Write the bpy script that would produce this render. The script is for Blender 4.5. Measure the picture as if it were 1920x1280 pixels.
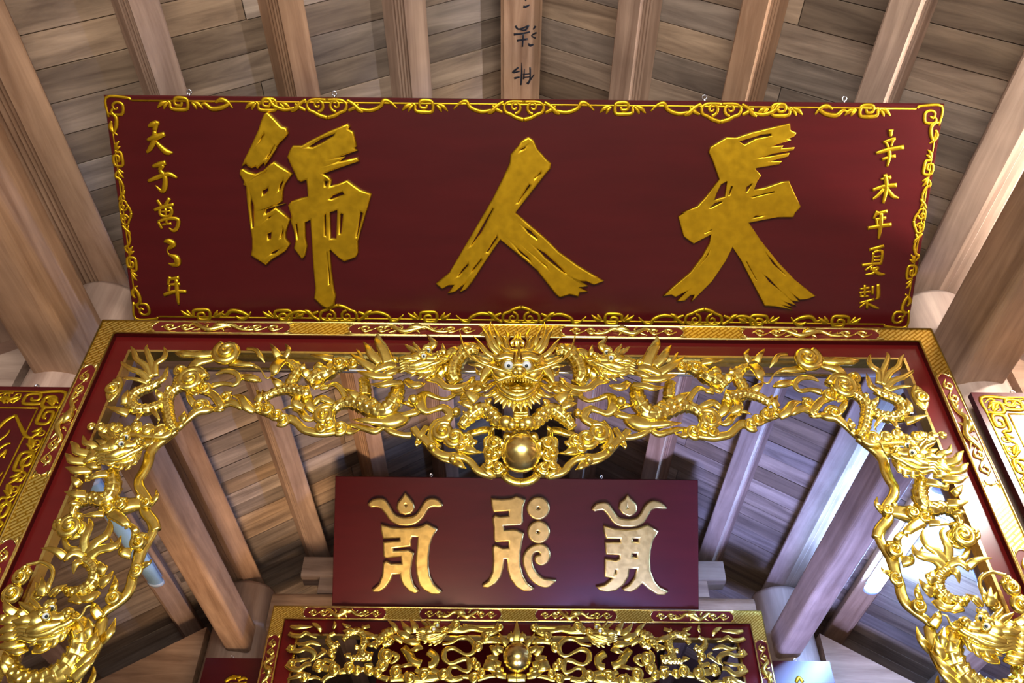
import bpy, math, random
from mathutils import Vector, Matrix

random.seed(7)
for _o in list(bpy.data.objects):
    bpy.data.objects.remove(_o)
scene = bpy.context.scene
COL = scene.collection
EYE = 1.6                                   # camera height above the floor

# ------------------------------------------------------------------ camera
F = 1580.0                                  # focal length in pixels of the 1920 x 1280 frame
PITCH = math.radians(42.65)
ROLL = math.radians(0.6)
CP, SP, CR, SR = math.cos(PITCH), math.sin(PITCH), math.cos(ROLL), math.sin(ROLL)
FWD = Vector((0, CP, SP)); UPV = Vector((0, -SP, CP)); RGT = Vector((1, 0, 0))
cam_data = bpy.data.cameras.new('camera')
cam_data.sensor_width = 36.0
cam_data.lens = F / 1920.0 * 36.0
cam_data.clip_start = 0.05
cam = bpy.data.objects.new('camera', cam_data)
COL.objects.link(cam)
_x = RGT * CR + UPV * SR
_y = -RGT * SR + UPV * CR
cam.matrix_world = Matrix(((_x.x, _y.x, -FWD.x, 0), (_x.y, _y.y, -FWD.y, 0), (_x.z, _y.z, -FWD.z, EYE), (0, 0, 0, 1)))
scene.camera = cam

# ------------------------------------------------------------------ world, daylight, exposure
world = bpy.data.worlds.new('world'); scene.world = world
world.use_nodes = True
_bg = world.node_tree.nodes['Background']
_bg.inputs[0].default_value = (0.80, 0.86, 1.0, 1)
_bg.inputs[1].default_value = 0.9

def area(name, loc, target, sx, sy, power, color, spread=180):
    l = bpy.data.lights.new(name, 'AREA'); l.shape = 'RECTANGLE'; l.size = sx; l.size_y = sy
    l.energy = power; l.color = color; l.spread = math.radians(spread)
    o = bpy.data.objects.new(name, l); COL.objects.link(o)
    o.location = loc
    o.rotation_euler = (Vector(target) - Vector(loc)).to_track_quat('-Z', 'Y').to_euler()
    return o
# daylight through the open front doors of the hall, behind the camera
area('daylight_front_doors', (0.4, -3.6, 1.9), (0, 2.6, 3.4), 4.2, 2.6, 350, (1.0, 0.97, 0.93))
# added unseen fill lights, warm and cool, brightening the rear bay from below
area('added_warm_fill', (-0.5, 4.3, 1.3), (-0.9, 5.0, 4.0), 1.0, 0.8, 20, (1.0, 0.72, 0.48), 75)
area('added_cool_fill', (0.9, 4.3, 1.3), (1.7, 5.0, 4.0), 0.8, 0.8, 48, (0.28, 0.36, 1.0), 80)  # added cool fill that tints the lit-lamp half of the rear bay blue

scene.view_settings.view_transform = 'Standard'
scene.view_settings.look = 'None'
scene.view_settings.exposure = 0.5
scene.view_settings.gamma = 1.0
scene.view_settings.use_curve_mapping = False

# ------------------------------------------------------------------ pixel helpers
def ray(px, py):
    x = (px - 960.0) / F; y = (640.0 - py) / F
    return FWD + RGT * (x * CR - y * SR) + UPV * (x * SR + y * CR)
EV = Vector((0, 0, EYE))
def on_y(px, py, Y):
    d = ray(px, py); return EV + d * (Y / d.y)
def at_z(px, py, Z):                        # point of the view ray at height Z above the floor
    d = ray(px, py); return EV + d * ((Z - EYE) / d.z)

# ------------------------------------------------------------------ materials
def new_mat(name):
    m = bpy.data.materials.new(name); m.use_nodes = True
    nt = m.node_tree
    return m, nt, nt.nodes['Principled BSDF']
def node(nt, t, **kw):
    n = nt.nodes.new(t)
    for k, v in kw.items(): setattr(n, k, v)
    return n
def ramp(nt, stops):
    r = node(nt, 'ShaderNodeValToRGB')
    e = r.color_ramp.elements
    while len(e) < len(stops): e.new(0.5)
    for i, (p, c) in enumerate(stops):
        e[i].position = p; e[i].color = (c[0], c[1], c[2], 1)
    return r

def wood_mat(name, dark, light, stretch, rough=0.55, varia=0.5):
    m, nt, b = new_mat(name)
    tc = node(nt, 'ShaderNodeTexCoord'); oi = node(nt, 'ShaderNodeObjectInfo')
    mp = node(nt, 'ShaderNodeMapping'); mp.inputs['Scale'].default_value = stretch
    add = node(nt, 'ShaderNodeVectorMath', operation='ADD')
    sc = node(nt, 'ShaderNodeVectorMath', operation='SCALE'); sc.inputs['Scale'].default_value = 37.0
    comb = node(nt, 'ShaderNodeCombineXYZ')
    for i in range(3): nt.links.new(oi.outputs['Random'], comb.inputs[i])
    nt.links.new(comb.outputs[0], sc.inputs[0])
    nt.links.new(tc.outputs['Object'], add.inputs[0]); nt.links.new(sc.outputs[0], add.inputs[1])
    nt.links.new(add.outputs[0], mp.inputs[0])
    n1 = node(nt, 'ShaderNodeTexNoise'); n1.inputs['Scale'].default_value = 1.0; n1.inputs['Detail'].default_value = 6; n1.inputs['Roughness'].default_value = 0.62
    n1.inputs['Distortion'].default_value = 0.6
    n2 = node(nt, 'ShaderNodeTexNoise'); n2.inputs['Scale'].default_value = 3.0; n2.inputs['Detail'].default_value = 3
    nt.links.new(mp.outputs[0], n1.inputs['Vector']); nt.links.new(add.outputs[0], n2.inputs['Vector'])
    r = ramp(nt, [(0.30, dark), (0.52, [(a + c) / 2 for a, c in zip(dark, light)]), (0.72, light)])
    nt.links.new(n1.outputs['Fac'], r.inputs['Fac'])
    hsv = node(nt, 'ShaderNodeHueSaturation')
    mr = node(nt, 'ShaderNodeMapRange'); mr.inputs[3].default_value = 1 - varia * 0.55; mr.inputs[4].default_value = 1 + varia * 0.45
    nt.links.new(oi.outputs['Random'], mr.inputs[0])
    mul = node(nt, 'ShaderNodeMath', operation='MULTIPLY')
    mr2 = node(nt, 'ShaderNodeMapRange'); mr2.inputs[1].default_value = 0.3; mr2.inputs[2].default_value = 0.7
    mr2.inputs[3].default_value = 0.78; mr2.inputs[4].default_value = 1.15
    nt.links.new(n2.outputs['Fac'], mr2.inputs[0])
    nt.links.new(mr.outputs[0], mul.inputs[0]); nt.links.new(mr2.outputs[0], mul.inputs[1])
    nt.links.new(mul.outputs[0], hsv.inputs['Value'])
    wn = node(nt, 'ShaderNodeTexWhiteNoise', noise_dimensions='1D'); nt.links.new(oi.outputs['Random'], wn.inputs['W'])
    mr3 = node(nt, 'ShaderNodeMapRange'); mr3.inputs[3].default_value = 0.72; mr3.inputs[4].default_value = 1.08
    nt.links.new(wn.outputs['Value'], mr3.inputs[0]); nt.links.new(mr3.outputs[0], hsv.inputs['Saturation'])
    nt.links.new(r.outputs['Color'], hsv.inputs['Color'])
    nt.links.new(hsv.outputs['Color'], b.inputs['Base Color'])
    b.inputs['Roughness'].default_value = rough
    bp = node(nt, 'ShaderNodeBump'); bp.inputs['Strength'].default_value = 0.12; bp.inputs['Distance'].default_value = 0.01
    nt.links.new(n1.outputs['Fac'], bp.inputs['Height']); nt.links.new(bp.outputs[0], b.inputs['Normal'])
    return m
M = {}
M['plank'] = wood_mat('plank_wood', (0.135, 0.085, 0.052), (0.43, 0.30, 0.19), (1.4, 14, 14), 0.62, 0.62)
M['beam'] = wood_mat('beam_wood', (0.235, 0.125, 0.068), (0.50, 0.31, 0.19), (1.2, 16, 16), 0.62, 0.2)
M['post'] = wood_mat('post_wood', (0.26, 0.15, 0.10), (0.50, 0.33, 0.23), (12, 12, 0.9), 0.5, 0.15)
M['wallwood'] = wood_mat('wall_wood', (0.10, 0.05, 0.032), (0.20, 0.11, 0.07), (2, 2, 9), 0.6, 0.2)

def gold_mat(name, base, rough, bump=0.25, scale=55, metal=1.0):
    m, nt, b = new_mat(name)
    tc = node(nt, 'ShaderNodeTexCoord')
    n = node(nt, 'ShaderNodeTexNoise'); n.inputs['Scale'].default_value = scale; n.inputs['Detail'].default_value = 4
    nt.links.new(tc.outputs['Object'], n.inputs['Vector'])
    r = ramp(nt, [(0.25, [c * 0.78 for c in base]), (0.75, base)])
    nt.links.new(n.outputs['Fac'], r.inputs['Fac']); nt.links.new(r.outputs[0], b.inputs['Base Color'])
    b.inputs['Metallic'].default_value = metal
    mr = node(nt, 'ShaderNodeMapRange'); mr.inputs[3].default_value = rough * 0.75; mr.inputs[4].default_value = rough * 1.35
    nt.links.new(n.outputs['Fac'], mr.inputs[0]); nt.links.new(mr.outputs[0], b.inputs['Roughness'])
    bp = node(nt, 'ShaderNodeBump'); bp.inputs['Strength'].default_value = bump; bp.inputs['Distance'].default_value = 0.004
    nt.links.new(n.outputs['Fac'], bp.inputs['Height']); nt.links.new(bp.outputs[0], b.inputs['Normal'])
    return m
M['gold'] = gold_mat('gold_leaf', (1.0, 0.80, 0.18), 0.22, 0.12)
M['gold_smooth'] = gold_mat('gold_polished', (0.98, 0.79, 0.25), 0.2, 0.05)
M['gold_paint'] = gold_mat('gold_paint', (0.66, 0.40, 0.012), 0.33, 0.12, 30, 0.85)
M['gold_pale'] = gold_mat('gold_pale', (0.60, 0.42, 0.13), 0.34, 0.12, 30, 0.9)

def fret_mat():
    # gilded key-fret ground: diagonal bars cut in low relief
    m, nt, b = new_mat('gold_fret')
    tc = node(nt, 'ShaderNodeTexCoord'); mp = node(nt, 'ShaderNodeMapping')
    mp.inputs['Rotation'].default_value = (0, math.radians(38), 0); mp.inputs['Scale'].default_value = (26, 26, 26)
    nt.links.new(tc.outputs['Object'], mp.inputs[0])
    sep = node(nt, 'ShaderNodeSeparateXYZ'); nt.links.new(mp.outputs[0], sep.inputs[0])
    comb = node(nt, 'ShaderNodeCombineXYZ'); nt.links.new(sep.outputs[0], comb.inputs[0]); nt.links.new(sep.outputs[2], comb.inputs[1])
    br = node(nt, 'ShaderNodeTexBrick'); br.offset = 0.5
    br.inputs['Scale'].default_value = 1.0; br.inputs['Mortar Size'].default_value = 0.09; br.inputs['Mortar Smooth'].default_value = 0.3
    br.inputs['Brick Width'].default_value = 1.6; br.inputs['Row Height'].default_value = 0.36
    nt.links.new(comb.outputs[0], br.inputs['Vector'])
    r = ramp(nt, [(0.0, (1.0, 0.80, 0.22)), (1.0, (0.58, 0.34, 0.03))])
    nt.links.new(br.outputs['Fac'], r.inputs['Fac']); nt.links.new(r.outputs[0], b.inputs['Base Color'])
    b.inputs['Metallic'].default_value = 1.0; b.inputs['Roughness'].default_value = 0.3
    bp = node(nt, 'ShaderNodeBump'); bp.invert = True; bp.inputs['Strength'].default_value = 0.8; bp.inputs['Distance'].default_value = 0.006
    nt.links.new(br.outputs['Fac'], bp.inputs['Height']); nt.links.new(bp.outputs[0], b.inputs['Normal'])
    return m
M['fret'] = fret_mat()

def lacquer(name, base, rough=0.3):
    m, nt, b = new_mat(name)
    tc = node(nt, 'ShaderNodeTexCoord')
    mp = node(nt, 'ShaderNodeMapping'); mp.inputs['Scale'].default_value = (1.2, 6, 6)
    n = node(nt, 'ShaderNodeTexNoise'); n.inputs['Scale'].default_value = 2.0; n.inputs['Detail'].default_value = 4
    nt.links.new(tc.outputs['Object'], mp.inputs[0]); nt.links.new(mp.outputs[0], n.inputs['Vector'])
    r = ramp(nt, [(0.3, [c * 0.8 for c in base]), (0.7, base)])
    nt.links.new(n.outputs['Fac'], r.inputs['Fac']); nt.links.new(r.outputs[0], b.inputs['Base Color'])
    b.inputs['Roughness'].default_value = rough
    b.inputs['Specular IOR Level'].default_value = 0.4
    return m
M['lacquer'] = lacquer('dark_red_lacquer', (0.062, 0.0036, 0.0042), 0.26)
M['lacquer_red'] = lacquer('red_lacquer', (0.095, 0.0055, 0.0048), 0.22)
M['cartouche'] = lacquer('cartouche_red', (0.11, 0.007, 0.007), 0.3)

def plain(name, col, rough=0.5, metal=0.0, emit=None, strength=0.0):
    m, nt, b = new_mat(name)
    n = node(nt, 'ShaderNodeTexNoise'); n.inputs['Scale'].default_value = 20
    r = ramp(nt, [(0.3, [c * 0.92 for c in col]), (0.7, col)])
    nt.links.new(n.outputs['Fac'], r.inputs['Fac']); nt.links.new(r.outputs[0], b.inputs['Base Color'])
    b.inputs['Roughness'].default_value = rough; b.inputs['Metallic'].default_value = metal
    if emit:
        b.inputs['Emission Color'].default_value = (*emit, 1); b.inputs['Emission Strength'].default_value = strength
    return m
M['ink'] = plain('black_ink', (0.006, 0.007, 0.012), 0.6)
M['eye'] = plain('eye_white', (0.62, 0.66, 0.68), 0.15)
M['pupil'] = plain('eye_pupil', (0.01, 0.02, 0.03), 0.1)
M['steel'] = plain('polished_steel', (0.72, 0.76, 0.82), 0.15, 1.0)
M['lamp_housing'] = plain('lamp_housing', (0.55, 0.66, 0.80), 0.35)
M['lamp_off'] = plain('lamp_tube_unlit', (0.42, 0.70, 1.0), 0.2)
M['lamp_on'] = plain('lamp_tube_lit', (0.9, 0.95, 1.0), 0.3, 0.0, (0.22, 0.42, 1.0), 260.0)
M['lamp_near'] = plain('lamp_tube_near', (0.9, 0.95, 1.0), 0.3, 0.0, (1.0, 0.95, 0.90), 210.0)
M['floor'] = plain('floor_stone', (0.26, 0.20, 0.17), 0.4)

# ------------------------------------------------------------------ mesh builder
def tag(o, label=None, cat=None, group=None, kind=None):
    if label: o['label'] = label
    if cat: o['category'] = cat
    if group: o['group'] = group
    if kind: o['kind'] = kind
    return o
def link(name, me, mat, parent=None, loc=None):
    o = bpy.data.objects.new(name, me)
    if mat is not None and not me.materials: me.materials.append(mat)
    COL.objects.link(o)
    if parent is not None: o.parent = parent
    if loc is not None: o.location = loc
    return o
def empty(name, loc):
    o = bpy.data.objects.new(name, None); COL.objects.link(o); o.location = loc
    o.empty_display_size = 0.1
    return o

def catmull(pts, sub):
    out = []
    n = len(pts)
    if n == 1: return pts
    for i in range(n - 1):
        p0 = pts[max(i - 1, 0)]; p1 = pts[i]; p2 = pts[i + 1]; p3 = pts[min(i + 2, n - 1)]
        for j in range(sub):
            t = j / sub; t2 = t * t; t3 = t2 * t
            out.append([0.5 * (2 * b + (c - a) * t + (2 * a - 5 * b + 4 * c - d) * t2 + (3 * b - a - 3 * c + d) * t3)
                        for a, b, c, d in zip(p0, p1, p2, p3)])
    out.append(list(pts[-1]))
    return out

class MB:
    def __init__(s): s.v = []; s.f = []
    def box(s, lo, hi):
        b = len(s.v)
        for x in (lo[0], hi[0]):
            for y in (lo[1], hi[1]):
                for z in (lo[2], hi[2]): s.v.append((x, y, z))
        for q in ((0, 1, 3, 2), (4, 6, 7, 5), (0, 4, 5, 1), (2, 3, 7, 6), (0, 2, 6, 4), (1, 5, 7, 3)):
            s.f.append([b + i for i in q])
        return s
    def prism(s, poly, fn, a, c):               # polygon swept from a to c; fn(p, t) gives a point
        b = len(s.v); n = len(poly)
        for t in (a, c):
            for p in poly: s.v.append(tuple(fn(p, t)))
        s.f.append([b + i for i in range(n)][::-1]); s.f.append([b + n + i for i in range(n)])
        for i in range(n):
            j = (i + 1) % n
            s.f.append([b + i, b + j, b + n + j, b + n + i])
        return s
    def tube(s, pts, N, K=10, sub=5, flat=1.0, mode='round', pitch=None):
        """pts: list of (Vector, radius); N: the face normal of the relief"""
        raw = [(p.x, p.y, p.z, r) for p, r in pts]
        if mode == 'scale': K = 32; sub = 16
        q = catmull(raw, sub)
        P = [Vector(a[:3]) for a in q]; R = [max(a[3], 0.0004) for a in q]
        N = N.normalized(); base = len(s.v); dist = 0.0
        if mode == 'scale':
            mean = sum(R) / len(R); pitch = pitch or mean * 1.05
        for i, p in enumerate(P):
            t = P[min(i + 1, len(P) - 1)] - P[max(i - 1, 0)]
            if t.length < 1e-9: t = Vector((1, 0, 0))
            t.normalize()
            a = t.cross(N)
            if a.length < 1e-6: a = Vector((1, 0, 0))
            a.normalize(); nb = a.cross(t).normalized()
            if i: dist += (p - P[i - 1]).length
            for k in range(K):
                th = 2 * math.pi * k / K
                r = R[i]; c, sn = math.cos(th), math.sin(th)
                if mode == 'flame':
                    r *= 1 - 0.34 * (abs(sn) ** 10) + 0.06 * abs(c) ** 6
                elif mode == 'scale':
                    sec = th / (2 * math.pi) * 8.0
                    j = int(sec); w = abs((sec - j) - 0.5) * 2
                    u = (dist / pitch + 0.5 * (j % 2)) % 1.0
                    u = min(1.0, max(0.0, u + 0.35 * w * w))
                    r *= 0.90 + 0.24 * (1 - u) ** 0.8 * (1 - w ** 3 * 0.7)
                s.v.append(tuple(p + a * (r * c) + nb * (r * flat * sn)))
        n = len(P)
        for i in range(n - 1):
            for k in range(K):
                k2 = (k + 1) % K
                s.f.append([base + i * K + k, base + i * K + k2, base + (i + 1) * K + k2, base + (i + 1) * K + k])
        s.f.append([base + k for k in range(K)][::-1])
        s.f.append([base + (n - 1) * K + k for k in range(K)])
        return s
    def ball(s, c, rx, ry, rz, ax=(Vector((1, 0, 0)), Vector((0, 1, 0)), Vector((0, 0, 1))), nu=16, nv=10):
        b = len(s.v)
        for i in range(nv + 1):
            ph = math.pi * i / nv
            for k in range(nu):
                th = 2 * math.pi * k / nu
                s.v.append(tuple(c + ax[0] * (rx * math.sin(ph) * math.cos(th)) + ax[1] * (ry * math.sin(ph) * math.sin(th)) + ax[2] * (rz * math.cos(ph))))
        for i in range(nv):
            for k in range(nu):
                k2 = (k + 1) % nu
                s.f.append([b + i * nu + k, b + i * nu + k2, b + (i + 1) * nu + k2, b + (i + 1) * nu + k])
        return s
    def mirror(s, xc):
        m = MB(); m.v = [(2 * xc - x, y, z) for x, y, z in s.v]; m.f = [f[::-1] for f in s.f]
        return m
    def build(s, name, mat, parent=None, origin=None, smooth=True, loc=None):
        o0 = Vector(origin) if origin is not None else Vector((0, 0, 0))
        me = bpy.data.meshes.new(name)
        me.from_pydata([(x - o0.x, y - o0.y, z - o0.z) for x, y, z in s.v], [], s.f)
        if smooth: me.polygons.foreach_set('use_smooth', [True] * len(me.polygons))
        me.update()
        o = link(name, me, mat, parent)
        if loc is not None: o.location = loc
        elif origin is not None and parent is None: o.location = o0
        return o

# ------------------------------------------------------------------ the hall: floor, walls, roof
XC = 0.03; RIDGE = EYE + 4.14; TAN = 0.60
BETA = math.atan(TAN); CB, SB = math.cos(BETA), math.sin(BETA)
PD = 0.15                                   # purlin depth
def roof_z(x): return RIDGE - TAN * abs(x - XC)

fl = MB().box((-6, -6, -0.1), (6, 9.6, 0.0)).build('floor', M['floor'], smooth=False)
tag(fl, kind='structure')
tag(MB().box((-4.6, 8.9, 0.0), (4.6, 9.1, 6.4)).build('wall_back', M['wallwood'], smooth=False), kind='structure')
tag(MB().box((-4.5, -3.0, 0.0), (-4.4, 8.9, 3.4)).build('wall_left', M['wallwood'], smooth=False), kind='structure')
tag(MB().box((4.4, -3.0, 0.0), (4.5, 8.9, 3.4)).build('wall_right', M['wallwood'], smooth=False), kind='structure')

# roof deck above the planks, then the planks one by one
deck = MB()
zt = RIDGE + (PD + 0.024) / CB
poly = [(XC, zt), (XC + 4.7, zt - TAN * 4.7), (XC + 4.7, zt - TAN * 4.7 + 0.09), (XC, zt + 0.09), (XC - 4.7, zt - TAN * 4.7 + 0.09), (XC - 4.7, zt - TAN * 4.7)]
deck.prism(poly, lambda p, t: (p[0], t, p[1]), -4.8, 9.1)
ceiling = tag(deck.build('ceiling', M['wallwood'], smooth=False), kind='structure')

PW = 0.152
plank_me = {}
def plank_mesh(L):
    k = round(L, 2)
    if k not in plank_me:
        me = bpy.data.meshes.new('plank')
        b = MB().box((0, -PW / 2 + 0.0026, -0.01), (k - 0.003, PW / 2 - 0.0026, 0.01))
        me.from_pydata(b.v, [], b.f); me.update(); me.materials.append(M['plank'])
        plank_me[k] = me
    return plank_me[k]
for side in (-1, 1):
    ex = Vector((side * CB, 0, -SB)); ey = Vector((0, 1, 0)); ez = ex.cross(ey)
    nrm = Vector((side * SB, 0, CB))
    for r in range(49):
        y = 0.58 + r * PW + PW / 2
        j = (0.0, 0.25, -0.25)[r % 3] * 0.4
        cuts = [0.0, 1.05 + j, 2.35 - j, 4.55]
        for a, b in zip(cuts, cuts[1:]):
            o = bpy.data.objects.new('plank', plank_mesh((b - a) / CB))
            COL.objects.link(o); o.parent = ceiling
            p = Vector((XC, y, RIDGE)) + ex * (a / CB) + nrm * (PD + 0.012 + random.uniform(-0.003, 0.003))
            o.matrix_local = Matrix(((ex.x, ey.x, ez.x, p.x), (ex.y, ey.y, ez.y, p.y), (ex.z, ey.z, ez.z, p.z), (0, 0, 0, 1)))

def purlin(side, x, y0, y1, name, w=0.062, fl=1.0):
    a = Vector((-side * CB, 0, SB)); lx = Vector((0, 1, 0)); lz = lx.cross(a)
    sg = 1.0 if side > 0 else -1.0
    sec = [(-w, 0), (w - 0.006, 0), (w, 0.006), (w, PD), (-w - 0.050 * fl, PD), (-w - 0.030 * fl, 0.078), (-w - 0.022 * fl, 0.074), (-w - 0.022 * fl, 0.060), (-w - 0.014 * fl, 0.056), (-w - 0.013 * fl, 0.040), (-w - 0.006 * fl, 0.036), (-w - 0.006 * fl, 0.022), (-w, 0.018)]
    b = MB().prism([(p[0], p[1] * sg) for p in sec], lambda p, t: (t, p[0], p[1]), 0, y1 - y0)
    o = b.build(name, M['beam'], smooth=False)
    p = Vector((x, y0, roof_z(x)))
    o.matrix_world = Matrix(((lx.x, a.x, lz.x, p.x), (lx.y, a.y, lz.y, p.y), (lx.z, a.z, lz.z, p.z), (0, 0, 0, 1)))
    return o
LAMP = {-1: 'unlit-lamp', 1: 'lit-lamp'}          # the two halves of the hall told apart by their tube lamps
WHICH = {1: 'next to the ridge beam', 2: 'second out from the ridge beam', 3: 'third out from the ridge beam',
         4: 'resting on the column tops', 5: 'just outside the columns above the tube lamps', 6: 'over the side aisle', 7: 'low over the side aisle wall'}
for k, dx in ((1, 0.5), (2, 1.0), (3, 1.5), (4, 1.96), (5, 2.42), (6, 3.1), (7, 3.8)):
    for side in (-1, 1):
        o = purlin(side, XC + side * dx, -4.6, 8.88, 'roof_purlin', 0.057 if k < 4 else 0.062, 2.6 if k == 4 else 1.0)
        tag(o, 'squared wooden roof purlin %s, %s slope' % (WHICH[k], LAMP[side]), 'beam', 'roof purlins')
# ridge beam with its brushed inscription
rb = MB()
sec = [(-0.088, 0), (0.088, 0), (0.096, 0.008), (0.105, 0.010), (0.105, 0.2), (-0.105, 0.2), (-0.105, 0.010), (-0.096, 0.008)]
rb.prism(sec, lambda p, t: (t, p[0], -p[1]), 0, 13.3)
ridge = rb.build('ridge_beam', M['beam'], smooth=False)
RZ = RIDGE - 0.02
ridge.matrix_world = Matrix(((0, 1, 0, XC), (1, 0, 0, -4.6), (0, 0, -1, RZ), (0, 0, 0, 1)))
tag(ridge, 'wide ridge beam with black brushed characters along its underside', 'beam')

# columns, longitudinal ties, stacked transverse beams
CY = (2.97, 6.02)
COLTOP = roof_z(XC + 2.0) - 0.01
for ci, cy in enumerate(CY):
    for side in (-1, 1):
        cx = XC + side * 2.0
        b = MB()
        prof = [(0.19, 0.0), (0.215, 0.6), (0.215, COLTOP - 0.9), (0.20, COLTOP - 0.03), (0.185, COLTOP)]
        K = 40
        for r, z in prof:
            for k in range(K):
                b.v.append((r * math.cos(2 * math.pi * k / K), r * math.sin(2 * math.pi * k / K), z))
        for i in range(len(prof) - 1):
            for k in range(K):
                b.f.append([i * K + k, i * K + (k + 1) % K, (i + 1) * K + (k + 1) % K, (i + 1) * K + k])
        b.f.append([(len(prof) - 1) * K + k for k in range(K)])
        o = b.build('column', M['post'], loc=(cx, cy, 0))
        tag(o, 'round wooden column at the %s end of the %s carved gilded frame' % (LAMP[side], 'front' if ci == 0 else 'rear'), 'column', 'round hall columns')
for side in (-1, 1):
    x0, x1 = XC + side * 2.21, XC + side * 4.38
    poly = [(x0, roof_z(x0) - 0.195), (x1, roof_z(x1) - 0.195), (x1, roof_z(x1) + 0.10), (x0, roof_z(x0) + 0.10)]
    o = MB().prism(poly, lambda p, t: (p[0], t, p[1]), CY[0] - 0.02, CY[0] + 0.02).build('aisle_light_block', M['wallwood'], smooth=False)  # added panel that keeps the front light out of the rear aisle
    tag(o, 'added dark wooden panel blocking light over the aisle rafter of the front column, %s side' % LAMP[side], 'panel')
def round_rect(w, h, r, n=5):
    out = []
    for cx, cz, a0 in ((w / 2 - r, h / 2 - r, 0), (-w / 2 + r, h / 2 - r, 90), (-w / 2 + r, -h / 2 + r, 180), (w / 2 - r, -h / 2 + r, 270)):
        for i in range(n + 1):
            a = math.radians(a0 + 90.0 * i / n)
            out.append((cx + r * math.cos(a), cz + r * math.sin(a)))
    return out
def beam_y(name, x, z, y0, y1, w, h, r, label, group=None):
    b = MB().prism(round_rect(w, h, r), lambda p, t: (t, p[0], p[1]), 0, y1 - y0)
    o = b.build(name, M['beam'], smooth=False)
    o.matrix_world = Matrix(((0, -1, 0, x), (1, 0, 0, y0), (0, 0, 1, z), (0, 0, 0, 1)))
    return tag(o, label, 'beam', group)
def beam_x(name, x0, x1, y, z, w, h, r, label, group=None, tilt=0.0):
    b = MB().prism(round_rect(w, h, r), lambda p, t: (t, p[0], p[1]), 0, x1 - x0)
    o = b.build(name, M['beam'], smooth=False, loc=(x0, y, z))
    o.rotation_euler = (0, tilt, 0)
    return tag(o, label, 'beam', group)
for side in (-1, 1):
    nm = LAMP[side]
    x = XC + side * 1.99
    beam_y('tie_beam', x, EYE + 2.49, -4.5, CY[0] - 0.18, 0.23, 0.30, 0.035, 'heavy lengthwise tie beam running into the front %s-side column' % nm, 'lengthwise tie beams')
    beam_y('tie_beam', x - side * 0.06, EYE + 2.49, CY[0] + 0.18, CY[1] - 0.18, 0.17, 0.21, 0.03, 'heavy lengthwise tie beam between front and rear %s-side columns' % nm, 'lengthwise tie beams')
    beam_y('tie_beam', x, EYE + 2.49, CY[1] + 0.18, 8.86, 0.23, 0.30, 0.035, 'heavy lengthwise tie beam behind the rear %s-side column' % nm, 'lengthwise tie beams')
for ci, cy in enumerate(CY):
    fr = 'front' if ci == 0 else 'rear'
    beam_x('cross_beam', XC - 1.8, XC + 1.8, cy, EYE + 2.74, 0.20, 0.30, 0.06, 'thick cross beam between the two %s columns' % fr, 'cross beams of the roof trusses')
    for q, (hx, z, h) in enumerate(((1.62, 3.105, 0.17), (1.14, 3.40, 0.15), (0.64, 3.70, 0.15))):
        beam_x('stacked_beam', XC - hx, XC + hx, cy, EYE + z, 0.17, h, 0.02,
               '%s stacked truss beam above the cross beam of the %s columns' % (('longest', 'middle', 'shortest')[q], fr), 'stacked truss beams')
    for q, (hx, z0, z1) in enumerate(((1.40, 2.89, 3.02), (0.95, 3.19, 3.325), (0.5, 3.475, 3.625), (0.0, 3.775, 4.12))):
        for side in ((-1, 1) if hx else (1,)):
            b = MB().box((-0.075, -0.07, EYE + z0), (0.075, 0.07, EYE + z1))
            o = b.build('truss_block', M['beam'], smooth=False, loc=(XC + side * hx, cy, 0))
            tag(o, 'small wooden block %s of the %s truss, %s side' % (('under the longest stacked beam', 'under the middle stacked beam', 'under the shortest stacked beam', 'under the ridge')[q], fr, LAMP[side]), 'block', 'truss blocks')
    for side in (-1, 1):
        nm = LAMP[side]
        x0, x1 = XC + side * 2.225, XC + side * 4.38
        h = 0.3 if ci == 0 else 0.5
        b = MB().prism([(0, roof_z(x0) - 0.2), (x1 - x0, roof_z(x1) - 0.2), (x1 - x0, roof_z(x1) - 0.2 - h * 0.8), (0, roof_z(x0) - 0.2 - h)], lambda p, t: (p[0], t, p[1]), -0.1, 0.1)
        o = b.build('aisle_rafter', M['beam'], smooth=False, loc=(x0, cy, 0))
        tag(o, 'sloping aisle rafter descending outward from the %s %s-side column' % (fr, nm), 'beam', 'aisle rafters')

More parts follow.
